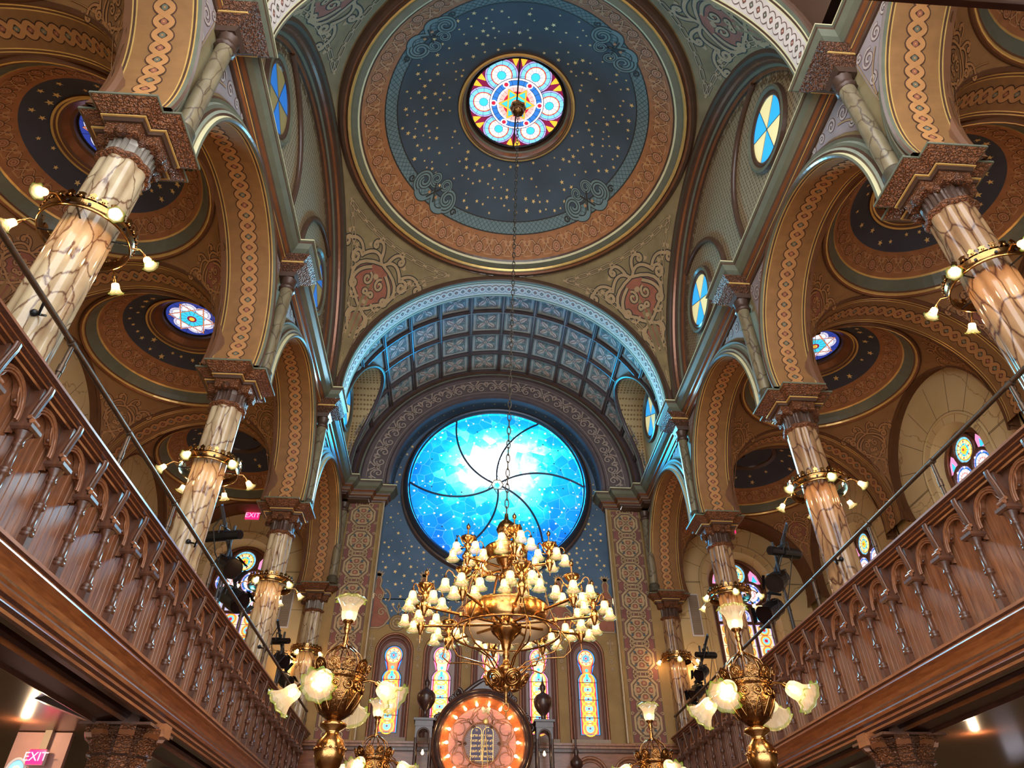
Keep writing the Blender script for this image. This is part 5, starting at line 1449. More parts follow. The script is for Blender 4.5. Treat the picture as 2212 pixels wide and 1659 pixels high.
# column ring lamps
def ring_lamp(s, y, z, label, half=False, r=.35):
    x = s * 4.0
    t = empty('ring_lamp', (x, y, z), label, 'lamp', 'brass ring lamps round the columns'); o = (x, y, z); c = (x, y, z)
    if half: A = [(-pi / 2 + k * pi / 3) for k in (-1, 0, 1)]
    else: A = [k * pi / 3 + .35 for k in range(6)]
    m = MB()
    m.lathe([(r, -.05), (r + .012, -.05), (r + .015, -.03), (r + .008, -.02), (r + .010, .03), (r + .018, .04), (r + .018, .055), (r, .055), (r, -.05)], 56, 'brass', c, caps=False)
    for k in range(28):
        a = 2 * pi * k / 28; u = V((cos(a), sin(a), 0)); tv = V((-sin(a), cos(a), 0)); q = V(c) + u * (r + .014)
        pts = [(-.036, .055), (-.02, .085), (-.03, .105), (0, .135 if k % 2 else .115), (.03, .105), (.02, .085), (.036, .055)]
        m.add([q + tv * a_ + V((0, 0, b_)) + u * .012 for a_, b_ in pts] + [q + tv * a_ + V((0, 0, b_)) - u * .004 for a_, b_ in pts], [tuple(range(7)), tuple(range(13, 6, -1))] + [(i, i + 1, i + 8, i + 7) for i in range(6)], 'brass')
        m.ball(tuple(q + u * .006 + V((0, 0, .07))), .016, 'brass', 6)
        if k % 2: m.disc(0, 0, .014, lambda a_, b_, l, q=q, tv=tv, u=u: tuple(q + tv * a_ + V((0, 0, b_ + .008)) + u * (l + .002)), 'iron_black', 0, 8)
    m.build('ring_band', t, o)
    for k in range(4):
        a = k * pi / 2 + .2; m = MB(); m.tube([(x + r * cos(a), y + r * sin(a), z - .02), (x + .19 * cos(a), y + .19 * sin(a), z - .02)], .008, 6, 'iron_black'); m.build('strut', t, o)
    sm = shade_mb(.062, .105, 6, 3); bm = bulb_mb(.021, .055)
    s0 = b0 = None
    for a in A:
        u = V((cos(a), sin(a), 0)); d = V((.62 * cos(a), .62 * sin(a), -.78))
        p0 = V(c) + u * (r + .01); p1 = p0 + u * .06 + V((0, 0, .012)); p2 = p0 + u * .10 + V((0, 0, -.025))
        m = MB(); m.tube([p0, p1, p2, p2 + d * .035], .009, 6, 'brass'); m.tube([p2 + d * .02, p2 + d * .055], .017, 8, 'brass'); m.build('arm', t, o)
        if s0 is None: s0, b0 = sm.build('lamp_shade', t), bm.build('bulb', t); S, B = s0, b0
        else:
            S, B = s0.copy(), b0.copy(); COL.objects.link(S); COL.objects.link(B)
        for q in (S, B): q.location = p2 + d * .05 - V(o); q.rotation_euler = aim(d)
for s in (-1, 1):
    for k in range(4):
        ring_lamp(s, YC[k + 1] - (.0 if k < 3 else .12), 6.25, 'brass crown ring lamp with flower shades round the %s %s column' % (['nearest', 'second', 'third', 'endmost'][k], SIDE[s]), False, .35 if k < 3 else .3)

# ---------------- the great chandelier
CX, CY = -.19, 7.88
ch = empty('chandelier', (CX, CY, 3.55), 'large tiered brass chandelier of glowing flower shades hanging from the dome by a long chain', 'chandelier')
co = (CX, CY, 3.55); cc = (CX, CY, 0)
m = MB()
top = V((0.03, YN, 15.18)); bot = V((CX, CY, 5.72)); nl = 84
for k in range(nl):
    p = bot + (top - bot) * ((k + .5) / nl); h = (top - bot).length / nl
    pts = [(.024 * cos(a), (h * .62) * sin(a)) for a in [2 * pi * i / 10 for i in range(10)]]
    ax = V((1, 0, 0)) if k % 2 else V((0, 1, 0))
    m.tube([p + ax * u + V((0, 0, v)) for u, v in pts], .0075, 5, 'chain_iron', closed=True)
m.build('chain', ch, co)
m = MB(); m.lathe([(.03, 15.05), (.10, 15.08), (.13, 15.13), (.10, 15.18), (.15, 15.21), (.17, 15.27), (.12, 15.30), (.02, 15.40)], 24, 'brass_dark', (0.03, YN, 0), lobes=lambda a, r, k: 1 + .08 * cos(8 * a)); m.build('ceiling_boss', ch, co)
m = MB()
m.lathe([(.012, 3.50), (.02, 3.55), (.012, 3.60), (.04, 3.64), (.06, 3.70), (.05, 3.76), (.035, 3.80), (.07, 3.84), (.075, 3.88), (.035, 3.92), (.03, 3.98), (.045, 4.00), (.03, 4.03), (.05, 4.08), (.06, 4.14), (.10, 4.20), (.16, 4.26), (.17, 4.32), (.12, 4.36), (.08, 4.40), (.07, 4.48), (.10, 4.56), (.10, 4.62), (.05, 4.68), (.05, 4.80), (.085, 4.86), (.085, 4.92), (.05, 4.97), (.06, 5.04), (.11, 5.10), (.12, 5.16), (.07, 5.20), (.05, 5.28), (.05, 5.40), (.10, 5.46), (.12, 5.52), (.09, 5.60), (.03, 5.66), (.02, 5.74)], 28, 'brass', cc, lobes=lambda a, r, k: 1 + (.06 * cos(14 * a) if r > .08 else 0))
m.tube([(CX + .03 * cos(a), CY, 3.47 + .04 * sin(a)) for a in [2 * pi * k / 12 for k in range(12)]], .008, 6, 'brass', closed=True)
m.tube([(CX, CY, 3.44), (CX, CY, 3.36)], .008, 6, 'brass')
m.build('stem', ch, co)
for nm, r, z0, z1 in (('lower_drum', .48, 4.28, 4.52), ('upper_drum', .25, 5.06, 5.26)):
    m = MB(); m.lathe([(r, z0), (r + .012, z0), (r + .012, z0 + .02), (r + .004, z0 + .03), (r + .004, z1 - .03), (r + .014, z1 - .02), (r + .014, z1), (r, z1)], 48, 'brass', cc, caps=False)
    m.lathe([(r, z0), (r - .004, z0), (r - .004, z1), (r, z1)], 48, 'enamel', cc, caps=False); m.build(nm, ch, co)
for nm, r, z, t_ in (('lower_hoop', .61, 4.24, .013), ('upper_hoop', .30, 5.04, .011)):
    m = MB(); m.tube([(CX + r * cos(2 * pi * k / 48), CY + r * sin(2 * pi * k / 48), z) for k in range(48)], t_, 6, 'brass', closed=True); m.build(nm, ch, co)
def around(k, n, off): 
    a = -pi / 2 + off + 2 * pi * k / n; return cos(a), sin(a)
for k in range(6):
    u, v = around(k, 6, .3); W = lambda r, z: (CX + r * u, CY + r * v, z)
    m = MB(); m.tube([W(.29, 5.06), W(.36, 5.0), W(.42, 4.88), W(.46, 4.7), W(.50, 4.5), W(.605, 4.24)], .014, 6, 'brass', flat=.5); m.build('strap', ch, co)
    m = MB(); m.tube([W(.61, 4.24), W(.62, 4.13), W(.54, 4.02), W(.36, 3.96), W(.22, 3.92), W(.12, 3.84), W(.06, 3.74)], .014, 6, 'brass', flat=.6); m.build('scroll_strap', ch, co)
    m = MB(); m.tube([W(.61, 4.24), W(.70, 4.13), W(.72, 4.02), W(.64, 3.95), W(.46, 3.95), W(.30, 3.92), W(.16, 3.80)], .009, 6, 'brass'); m.build('scroll_strap', ch, co)
    m = MB(); r0 = V(W(.20, 3.72)); tn = V((-v, u, 0)); dn = V((u * .8, v * .8, -.6)).normalized(); b2 = dn.cross(tn)
    m.tube([r0 + tn * (p[0]) + b2 * p[1] for p in spiral(0, 0, .075, .012, 0, 2.2, 28)], .011, 6, 'brass')
    m.tube([r0 + tn * p[0] + b2 * p[1] - dn * .012 for p in circ(0, 0, .082, 20)], .018, 6, 'brass', closed=True)
    m.tube([r0, W(.05, 3.76)], .012, 6, 'brass'); m.ball(tuple(r0 + dn * .01), .022, 'brass', 8); m.build('rosette', ch, co)
# one lamp cluster, then copies
clm = MB()
clm.lathe([(.010, .115), (.018, .12), (.026, .145), (.022, .165), (.008, .18), (.004, .20)], 12, 'brass')
clm.tube([(0, 0, .0), (0, 0, .12)], .010, 8, 'brass')
clm.lathe([(.02, -.075), (.045, -.05), (.075, -.02), (.088, .0), (.085, .012), (.05, .006), (.012, .03)], 24, 'brass', lobes=lambda a, r, k: 1 + (.04 * cos(16 * a)))
clm.lathe([(.008, -.34), (.018, -.33), (.024, -.30), (.045, -.26), (.052, -.22), (.042, -.18), (.022, -.15), (.030, -.12), (.045, -.09), (.030, -.07), (.022, -.06)], 18, 'brass', lobes=lambda a, r, k: 1 + (.05 * cos(10 * a) if r > .03 else 0))
AL = []
for k in range(5):
    a = 2 * pi * k / 5; u, v = cos(a), sin(a); W = lambda r, z: (r * u, r * v, z)
    clm.tube([W(.02, -.10), W(.06, -.105), W(.095, -.085), W(.12, -.045), W(.15, -.025), W(.178, -.04), W(.188, -.075), W(.190, -.10)], .0075, 6, 'brass')
    clm.lathe([(.010, -.085), (.016, -.095), (.016, -.12), (.022, -.128)], 10, 'brass', W(.19, 0)); AL.append(W(.19, -.122))
clm.tube([(0, 0, -.34), (0, 0, -.39)], .004, 5, 'brass')
sc_ = .001
c0 = clm.build('lamp_cluster', ch)
sh = shade_mb(.076, .128, 7, 2); bb = bulb_mb(.020, .07, 'bulb_mid')
S0 = B0 = None
for p in AL:
    if S0 is None: S0, B0 = sh.build('lamp_shade', c0), bb.build('bulb', c0); S, B = S0, B0
    else:
        S, B = S0.copy(), B0.copy(); COL.objects.link(S); COL.objects.link(B)
    S.location = p; B.location = (p[0], p[1], p[2] - .005)
st = MB(); hexagram(st, 0, 0, .026, .007, lambda u, v, l: (u, l, -.415 + v), 'brass', .001, 0); st.build('star_pendant', c0)
spots = []
for k in range(5):
    u, v = around(k, 5, .12); spots.append((.52 * u, .52 * v, 5.29, k * 1.3))
for k in range(10):
    u, v = around(k, 10, .10); spots.append((1.0 * u, 1.0 * v, 4.62, k * .63 + .2))
for i, (x, y, z, rz) in enumerate(spots):
    c = c0 if i == 0 else copy_tree(c0, ch)
    c.location = (x, y, z - co[2]); c.rotation_euler = (0, 0, rz)
    m = MB(); zz = z - .24; r = hypot(x, y); u, v = x / r, y / r
    m.tube([(CX + .10 * u, CY + .10 * v, zz - .03), (CX + (r - .04) * u, CY + (r - .04) * v, zz)], .017, 8, 'brass'); m.lathe([(.03, -.02), (.03, .02)], 8, 'brass', (CX + .56 * u if r > .8 else CX + .28 * u, CY + .56 * v if r > .8 else CY + .28 * v, zz - .015))
    m.build('arm', ch, co)

# ---------------- tall lamp standards on the bimah corners
def torchiere(x, y, label, rot):
    t = empty('lamp_standard', (x, y, 0), label, 'lamp', None); o = (x, y, 0); c = (x, y, 0)
    m = MB(); m.box(x - .14, x + .14, y - .14, y + .14, 0, .12, 'oak_dark'); m.box(x - .11, x + .11, y - .11, y + .11, .12, 1.1, 'oak'); m.box(x - .13, x + .13, y - .13, y + .13, 1.1, 1.16, 'oak_dark'); m.build('pedestal', t, o)
    m = MB(); m.lathe([(.10, 1.16), (.08, 1.22), (.05, 1.3), (.055, 1.4), (.05, 2.10), (.062, 2.12), (.062, 2.15), (.045, 2.18), (.048, 2.40), (.085, 2.44), (.09, 2.47), (.05, 2.50), (.05, 2.53), (.09, 2.56), (.11, 2.62), (.115, 2.67), (.10, 2.73), (.06, 2.77), (.05, 2.80), (.10, 2.83), (.10, 2.85), (.055, 2.87), (.06, 2.90)], 32, 'brass', c)
    for k in range(18): m.ball((x + .117 * cos(k * pi / 9), y + .117 * sin(k * pi / 9), 2.675), .010, 'brass', 6)
    m.build('post', t, o)
    m = MB(); m.lathe([(.06, 2.88), (.12, 2.92), (.165, 3.0), (.185, 3.08), (.185, 3.14), (.19, 3.16), (.20, 3.165), (.20, 3.20), (.185, 3.21), (.16, 3.21)], 40, 'brass_dark', c, lobes=lambda a, r, k: 1 + (.025 * cos(12 * a) if k in (1, 2, 3) else 0))
    for k in range(24): m.ball((x + .20 * cos(k * pi / 12), y + .20 * sin(k * pi / 12), 3.182), .010, 'brass', 6)
    for k in range(12):
        a = k * pi / 6; u, v = cos(a), sin(a)
        q = V((x + .188 * u, y + .188 * v, 3.10)); tn = V((-v, u, 0))
        m.tube([q + tn * p[0] + V((u, v, 0)) * .004 + V((0, 0, p[1])) for p in circ(0, 0, .032, 12)], .007, 5, 'brass', closed=True); m.ball(tuple(q), .016, 'brass', 6)
        m.tube([(x + .187 * u, y + .187 * v, 3.06), (x + .168 * cos(a + .13), y + .168 * sin(a + .13), 3.0), (x + .125 * cos(a + .26), y + .125 * sin(a + .26), 2.925)], .006, 5, 'brass')
        m.tube([(x + .187 * u, y + .187 * v, 3.06), (x + .168 * cos(a - .13), y + .168 * sin(a - .13), 3.0), (x + .125 * cos(a - .26), y + .125 * sin(a - .26), 2.925)], .006, 5, 'brass')
    m.build('urn', t, o)
    m = MB()
    for k in range(11):
        a = 2 * pi * k / 11; u = V((cos(a), sin(a), 0)); tn = V((-sin(a), cos(a), 0)); q = V((x, y, 3.20)) + u * .195
        pts = [(-.05, 0), (-.056, .04), (-.04, .08), (0, .10), (.04, .08), (.056, .04), (.05, 0)]
        W = lambda p, e: q + tn * p[0] + (V((0, 0, 1)) + u * .35) * p[1] + u * e
        m.add([W(p, .006) for p in pts] + [W(p, -.006) for p in pts], [tuple(range(7)), tuple(range(13, 6, -1))] + [(i, i + 1, i + 8, i + 7) for i in range(6)], 'brass_dark')
        m.tube([W(p, .008) for p in spiral(0, .045, .034, .008, 0, 1.6, 14)], .006, 5, 'brass')
    m.build('crown', t, o)
    m = MB()
    for k in range(10):
        a = 2 * pi * k / 10; m.tube([(x + r * cos(a), y + r * sin(a), z) for r, z in ((.175, 3.21), (.172, 3.28), (.14, 3.36), (.08, 3.41), (.02, 3.435))], .012, 6, 'brass', flat=.4)
    m.lathe([(.03, 3.42), (.035, 3.44), (.015, 3.46), (.025, 3.49), (.012, 3.52), (.02, 3.55), (.03, 3.58), (.02, 3.60), (.03, 3.62), (.045, 3.63), (.045, 3.645)], 16, 'brass', c)
    m.build('cage', t, o)
    sm = shade_mb(.122, .20, 9, 1); bm = bulb_mb(.028, .09, 'bulb_mid')
    S, B = sm.build('lamp_shade', t), bm.build('bulb', t)
    for q in (S, B): q.location = (0, 0, 3.635); q.rotation_euler = (pi, 0, 0)
    for k in range(4):
        a = rot + k * pi / 2; u = V((cos(a), sin(a), 0)); d = (u * .80 + V((0, 0, -.60))).normalized()
        p0 = V((x, y, 3.15)) + u * .19; p1 = p0 + u * .05 + V((0, 0, .01)); p2 = p0 + u * .10 + V((0, 0, -.005))
        m = MB(); m.tube([p0, p1, p2, p2 + d * .03], .010, 6, 'brass'); m.tube([p2 + d * .015, p2 + d * .06], .026, 10, 'brass'); m.build('arm', t, o)
        S2, B2 = S.copy(), B.copy(); COL.objects.link(S2); COL.objects.link(B2)
        for q in (S2, B2): q.location = p2 + d * .045 - V(o); q.rotation_euler = aim(d)
torchiere(-1.63, 5.85, 'tall brass urn lamp standard nearer the camera on the left', -pi / 2 - .16)
torchiere(1.67, 5.85, 'tall brass urn lamp standard nearer the camera on the right', -pi / 4)
torchiere(-1.66, 9.15, 'small far brass lamp standard seen left of the ark', -.3)
torchiere(1.66, 9.15, 'small far brass lamp standard seen right of the ark', .2)

# ---------------- the ark
AX, AY, AZ = -.235, 14.6, 4.43
t = empty('torah_ark', (AX, 14.9, 0), 'carved dark walnut ark with a round lamp-lit dial top and two urn finials', 'ark'); o = (AX, 14.9, 0)
F = lambda u, v, l: (AX + u, AY - l, AZ + v)
m = MB(); m.box(AX - 1.0, AX + 1.0, 14.66, 15.38, 0, 3.6, 'walnut'); m.box(AX - 1.32, AX + 1.32, 14.72, 15.35, 0, 3.5, 'walnut'); m.build('cabinet', t, o)
m = MB(); P = lambda r, d, a: (AX + r * cos(a), d, AZ + r * sin(a))
arch_strip(m, P, [(.98, 14.95), (.98, 14.62), (.965, 14.58), (.93, 14.56), (.90, 14.58), (.89, 14.55), (.86, 14.54), (.84, 14.57), (.82, 14.56), (.80, 14.59)], 0, 2 * pi, 72, ['walnut', 'walnut', 'oak_dark', 'walnut', 'oak_dark', 'walnut', 'walnut', 'oak_dark', 'oak_dark'])
for k in range(90): m.ball((AX + .875 * cos(k * pi / 45), 14.55, AZ + .875 * sin(k * pi / 45)), .012, 'walnut', 5)
m.build('round_frame', t, o)
m = MB()
m.surf(lambda u, v: (AX + (.80 - .14 * v) * cos(2 * pi * u), 14.59 + .10 * v, AZ + (.80 - .14 * v) * sin(2 * pi * u)), 64, 4, 'dial_wood', cu=True)
G = lambda u, v, l: (AX + u, 14.70 - l, AZ + v)
m.disc(0, 0, .67, G, 'dial_wood', 0, 64)
for r in (.77, .74, .70, .66): m.tube([(AX + r * cos(2 * pi * k / 64), 14.60 + (.80 - r) * .7, AZ + r * sin(2 * pi * k / 64)) for k in range(64)], .009, 5, 'oak', closed=True)
for k in range(6):
    a = pi / 2 + k * pi / 3
    c, d = .525 * cos(a), .525 * sin(a)
    m.tube([G(c + .115 * cos(x), d + .115 * sin(x), .01) for x in [2 * pi * j / 24 for j in range(24)]], .010, 5, 'oak', closed=True)
    for sg in (-1, 1):
        b = a + sg * .36; m.tube([G(.42 * cos(b) + .11 * cos(x), .42 * sin(b) + .11 * sin(x), .006) for x in [a + sg * (.2 + 2.2 * j / 14) for j in range(15)]], .009, 5, 'oak')
        for rr in (.50, .56, .62): m.tube([G(p[0], p[1], .006) for p in bez((.33 * cos(a + sg * .52), .33 * sin(a + sg * .52)), (.44 * cos(a + sg * .50), .44 * sin(a + sg * .50)), (rr * cos(a + sg * .42), rr * sin(a + sg * .42)), ((rr + .05) * cos(a + sg * .15), (rr + .05) * sin(a + sg * .15)), 10)], .009, 5, 'oak')
    b = a + pi / 6
    for q in range(4): m.ball(G(.33 * cos(b) + .022 * cos(q * pi / 2), .33 * sin(b) + .022 * sin(q * pi / 2), .02), .018, 'oak_dark', 6)
m.build('dial_panel', t, o)
m = MB()
m.disc(0, 0, .37, G, 'oak_dark', .012, 40)
for r, t_ in ((.375, .018), (.345, .010)): m.tube([G(r * cos(2 * pi * k / 48), r * sin(2 * pi * k / 48), .015) for k in range(48)], t_, 6, 'oak', closed=True)
for k in range(48): m.stroke([(.10 * cos(k * pi / 24), .10 * sin(k * pi / 24)), (.325 * cos(k * pi / 24), .325 * sin(k * pi / 24))], .008, G, 'oak', lift=.02)
m.build('sunburst', t, o)
def text_part(txt, size, M, mat, name, parent, org, depth=.002):
    cu = bpy.data.curves.new(name, 'FONT'); cu.body = txt; cu.size = size; cu.extrude = depth; cu.align_x = 'CENTER'; cu.align_y = 'CENTER'
    ob = bpy.data.objects.new(name, cu); COL.objects.link(ob)
    bpy.context.view_layer.update()
    me = bpy.data.meshes.new_from_object(ob.evaluated_get(bpy.context.evaluated_depsgraph_get()))
    bpy.data.objects.remove(ob); bpy.data.curves.remove(cu)
    me.transform(Matrix.Translation(-V(org)) @ M); me.materials.clear(); me.materials.append(MATS[mat])
    o2 = bpy.data.objects.new(name, me); COL.objects.link(o2); o2.parent = parent
    return o2
WR = [["\u05db", "\u05d0\u05e0\u05db\u05d9 \u05d9\u05d9", "\u05dc\u05d0 \u05d9\u05d4\u05d9\u05d4", "\u05dc\u05d0 \u05ea\u05e9\u05d0", "\u05d6\u05db\u05d5\u05e8 \u05d0\u05ea", "\u05db\u05d1\u05d3 \u05d0\u05ea"],
      ["\u05d4'", "\u05dc\u05d0 \u05ea\u05e8\u05e6\u05d7", "\u05dc\u05d0 \u05ea\u05e0\u05d0\u05e3", "\u05dc\u05d0 \u05ea\u05d2\u05e0\u05d1", "\u05dc\u05d0 \u05ea\u05e2\u05e0\u05d4", "\u05dc\u05d0 \u05ea\u05d7\u05de\u05d3"]]
for i, u0 in enumerate((.112, -.112)):
    m = MB()
    for k, (e, mt, l_) in enumerate(((.0, 'gold', .028), (.010, 'tablet_blue', .032))):
        hw = .102 - e
        m.fill([(u0 - hw - .012, -.30 + e), (u0 + hw + .012 - (.012 if i == 0 else .012), -.30 + e), (u0 + hw, .165)] + [(u0 + hw * cos(pi * j / 14), .185 + hw * sin(pi * j / 14)) for j in range(15)] + [(u0 - hw, .165)], G, mt, l_, (u0, 0))
    tb = m.build('tablet', t, o)
    for j, line in enumerate(WR[i]):
        M = Matrix.Translation(V(G(u0 - .003, 0.225 - j * .09, .036))) @ Matrix.Rotation(pi / 2, 4, 'X')
        text_part(line[::-1], .062 if j else .055, M, 'gold', 'inscription', tb, (0, 0, 0))
    for c in kids(tb):
        c.data.transform(Matrix.Translation(-V(o)))
m = bulb_mb(.030, .10, 'bulb_warm'); b0 = None
for k in range(18):
    a = pi / 2 + .18 + k * 2 * pi / 18
    bo = m.build('bulb', t) if b0 is None else b0.copy()
    if b0 is None: b0 = bo
    else: COL.objects.link(bo)
    p = V(F(.735 * cos(a), .735 * sin(a), -.02)); bo.location = p - V(o); bo.rotation_euler = aim((-cos(a), -.5, -sin(a)))
    if k % 3 == 0: lamp((AX + .70 * cos(a), 14.45, AZ + .70 * sin(a)), 2.0, (1, .6, .3))
for sg in (-1, 1):
    for (u, v, r) in ((.93, .30, .11), (.88, .46, .07), (.50, .90, .10), (.62, .80, .06)):
        m = MB(); m.tube([(AX + sg * u + p[0], 14.72, AZ + v + p[1]) for p in spiral(0, 0, r, .02, pi / 2, sg * 1.4, 18)], .035, 8, 'walnut'); m.ball((AX + sg * u, 14.72, AZ + v), r * .6, 'walnut', 8); m.build('scroll_ear', t, o)
m = MB()
m.fill([(AX - .34, AZ + .9), (AX + .34, AZ + .9), (AX + .22, AZ + 1.02), (AX + .1, AZ + 1.1), (AX, AZ + 1.16), (AX - .1, AZ + 1.1), (AX - .22, AZ + 1.02)], lambda u, v, l: (u, 14.70 - l, v), 'walnut', 0); m.fill([(AX - .34, AZ + .9), (AX + .34, AZ + .9), (AX + .22, AZ + 1.02), (AX + .1, AZ + 1.1), (AX, AZ + 1.16), (AX - .1, AZ + 1.1), (AX - .22, AZ + 1.02)], lambda u, v, l: (u, 14.78 - l, v), 'walnut', 0)
m.tube([(AX + u, 14.72, AZ + v) for u, v in ((-.36, .92), (-.22, 1.03), (-.1, 1.11), (0, 1.17), (.1, 1.11), (.22, 1.03), (.36, .92))], .05, 8, 'walnut')
m.build('cresting', t, o)
for x, zf in ((-1.36, 5.25), (.96, 5.20)):
    m = MB(); c = (x, 14.72, 0)
    m.box(x - .20, x + .20, 14.52, 14.92, 4.80, 4.84, 'walnut'); m.box(x - .17, x + .17, 14.55, 14.89, 4.70, 4.80, 'walnut')
    for dx in (-.14, .14):
        for dy in (-.14, .14): m.tube([(x + dx, 14.72 + dy, 3.86), (x + dx, 14.72 + dy, 4.50)], .028, 8, 'walnut')
    m.box(x - .17, x + .17, 14.55, 14.89, 3.70, 3.88, 'walnut'); m.box(x - .22, x + .22, 14.50, 14.94, 3.4, 3.70, 'walnut')
    # arched head of the open post
    Q = lambda u, v, l: (x + u, 14.56 - l, v)
    n = 16; inn = [(-.11, 4.40)] + [(.11 * cos(pi - pi * j / n), 4.55 + .11 * sin(pi - pi * j / n)) for j in range(n + 1)] + [(.11, 4.40)]
    out = [(-.16, 4.40)] + [(-.16 + .32 * j / n, 4.70) for j in range(n + 1)] + [(.16, 4.40)]
    m.loft([[Q(*p, 0) for p in out], [Q(*p, 0) for p in inn], [Q(*p, -.32) for p in inn], [Q(*p, -.32) for p in out]], 'walnut')
    m.tube([Q(u, v, .005) for u, v in inn], .018, 6, 'walnut')
    m.build('corner_post', t, o)
    m = MB(); m.lathe([(.09, zf - .42), (.09, zf - .38), (.05, zf - .34), (.05, zf - .25), (.11, zf - .18), (.165, zf - .08), (.175, zf), (.165, zf + .06), (.12, zf + .12), (.04, zf + .17), (.035, zf + .20), (.06, zf + .24), (.062, zf + .29), (.03, zf + .34), (.012, zf + .42), (.004, zf + .50)], 40, 'walnut', c, lobes=lambda a, r, k: 1 + (.06 * abs(cos(10 * a)) if r > .07 and k > 3 else 0)); m.build('urn_finial', t, o)
    bo = bulb_mb(.03, .09, 'bulb_warm').build('bulb', t); bo.location = (x - o[0], 14.72 - o[1], 4.32)

# lamp hanging before the ark
t = empty('hanging_lamp', (-.21, 13.6, 4.2), 'fine gilt chains with a small disc and glowing flowers hanging before the ark', 'lamp'); o = (-.21, 13.6, 4.2)
m = MB(); m.tube([(-.21, 13.6, 4.95), (-.21, 13.6, 4.55)], .006, 5, 'gold'); m.build('hanging_rod', t, o)
m = MB()
for sg in (-1, 1): m.tube([(-.21, 13.6, 4.34), (-.21 + sg * .035, 13.6, 4.1), (-.21 + sg * .055, 13.6, 3.7)], .009, 6, 'gold')
m.tube([(-.21, 13.6, 4.55), (-.21, 13.6, 4.34)], .006, 5, 'gold'); m.build('chain', t, o)
m = MB(); m.lathe([(.001, -.012), (.04, -.01), (.055, 0), (.04, .01), (.001, .012)], 20, 'gold', (-.21, 13.58, 4.58), M=Matrix.Rotation(pi / 2, 4, 'X')); m.build('pulley_disc', t, o)
for sg in (-1, 1):
    S = shade_mb(.055, .10, 7, 2).build('lamp_shade', t); S.location = (sg * .07, 0, .62); S.rotation_euler = (0, sg * .6, 0)
    m = MB(); m.tube([(-.21, 13.6, 4.88), (-.21 + sg * .05, 13.6, 4.86), (-.21 + sg * .07, 13.6, 4.82)], .006, 5, 'gold'); m.build('arm', t, o)

# turned finial by the right-hand lancets
t = MB(); t.lathe([(.05, 4.05), (.11, 4.12), (.12, 4.2), (.05, 4.28), (.04, 4.33), (.055, 4.38), (.03, 4.43), (.02, 4.5), (.02, 4.62)], 24, 'walnut', (1.62, 15.05, 0), lobes=lambda a, r, k: 1 + (.06 * abs(cos(8 * a)) if r > .08 else 0)); t.lathe([(.10, 3.4), (.08, 3.5), (.05, 3.7), (.06, 4.05)], 16, 'walnut', (1.62, 15.05, 0)); t.box(1.5, 1.74, 14.93, 15.17, 0, 3.4, 'walnut')
tag(t.build('finial_post', None, (1.62, 15.05, 0)), 'dark turned urn finial post below the two right-hand lancet windows', 'finial')

# ---------------- stage lighting stands
def spot(parent, o, c, d, L, R, door):
    m = MB(); d = V(d).normalized(); c = V(c)
    m.tube([c - d * L * .5, c - d * L * .45, c - d * L * .2, c + d * L * .1], lambda q: R * (.8 if q < .05 else 1.0), 16, 'black', smooth=False)
    m.tube([c + d * L * .05, c + d * L * .5], R * (1.15 if door else .82), 16, 'black', smooth=False)
    sp = m.build('spotlight', parent, o)
    m = MB(); e = c + d * (L * .5 + .004); rt = (R * 1.05 if door else R * .7)
    up = d.cross(V((0, 0, 1))).normalized(); b = up.cross(d)
    m.add([e] + [e + up * rt * cos(2 * pi * k / 16) + b * rt * sin(2 * pi * k / 16) for k in range(16)], [(0, k + 1, (k + 1) % 16 + 1) for k in range(16)], 'lens'); m.build('lens', sp, o)
    m = MB(); sd = up * (R * 1.2)
    m.tube([c + sd, c + sd + V((0, 0, .14)), c - sd + V((0, 0, .14)), c - sd], .012, 5, 'black_grey'); m.tube([c + V((0, 0, .14)), c + V((0, 0, .22))], .02, 6, 'black_grey'); m.build('yoke', sp, o)
    if door:
        m = MB()
        for k in range(4):
            a = k * pi / 2 + .4; n = up * cos(a) + b * sin(a); q = up * -sin(a) + b * cos(a); e2 = c + d * L * .5 + n * R * 1.1
            m.add([e2 - q * R * .8, e2 + q * R * .8, e2 + q * R * .9 + d * .08 + n * .02, e2 - q * R * .9 + d * .08 + n * .02], [(0, 1, 2, 3)], 'black')
        m.build('barn_door', sp, o)
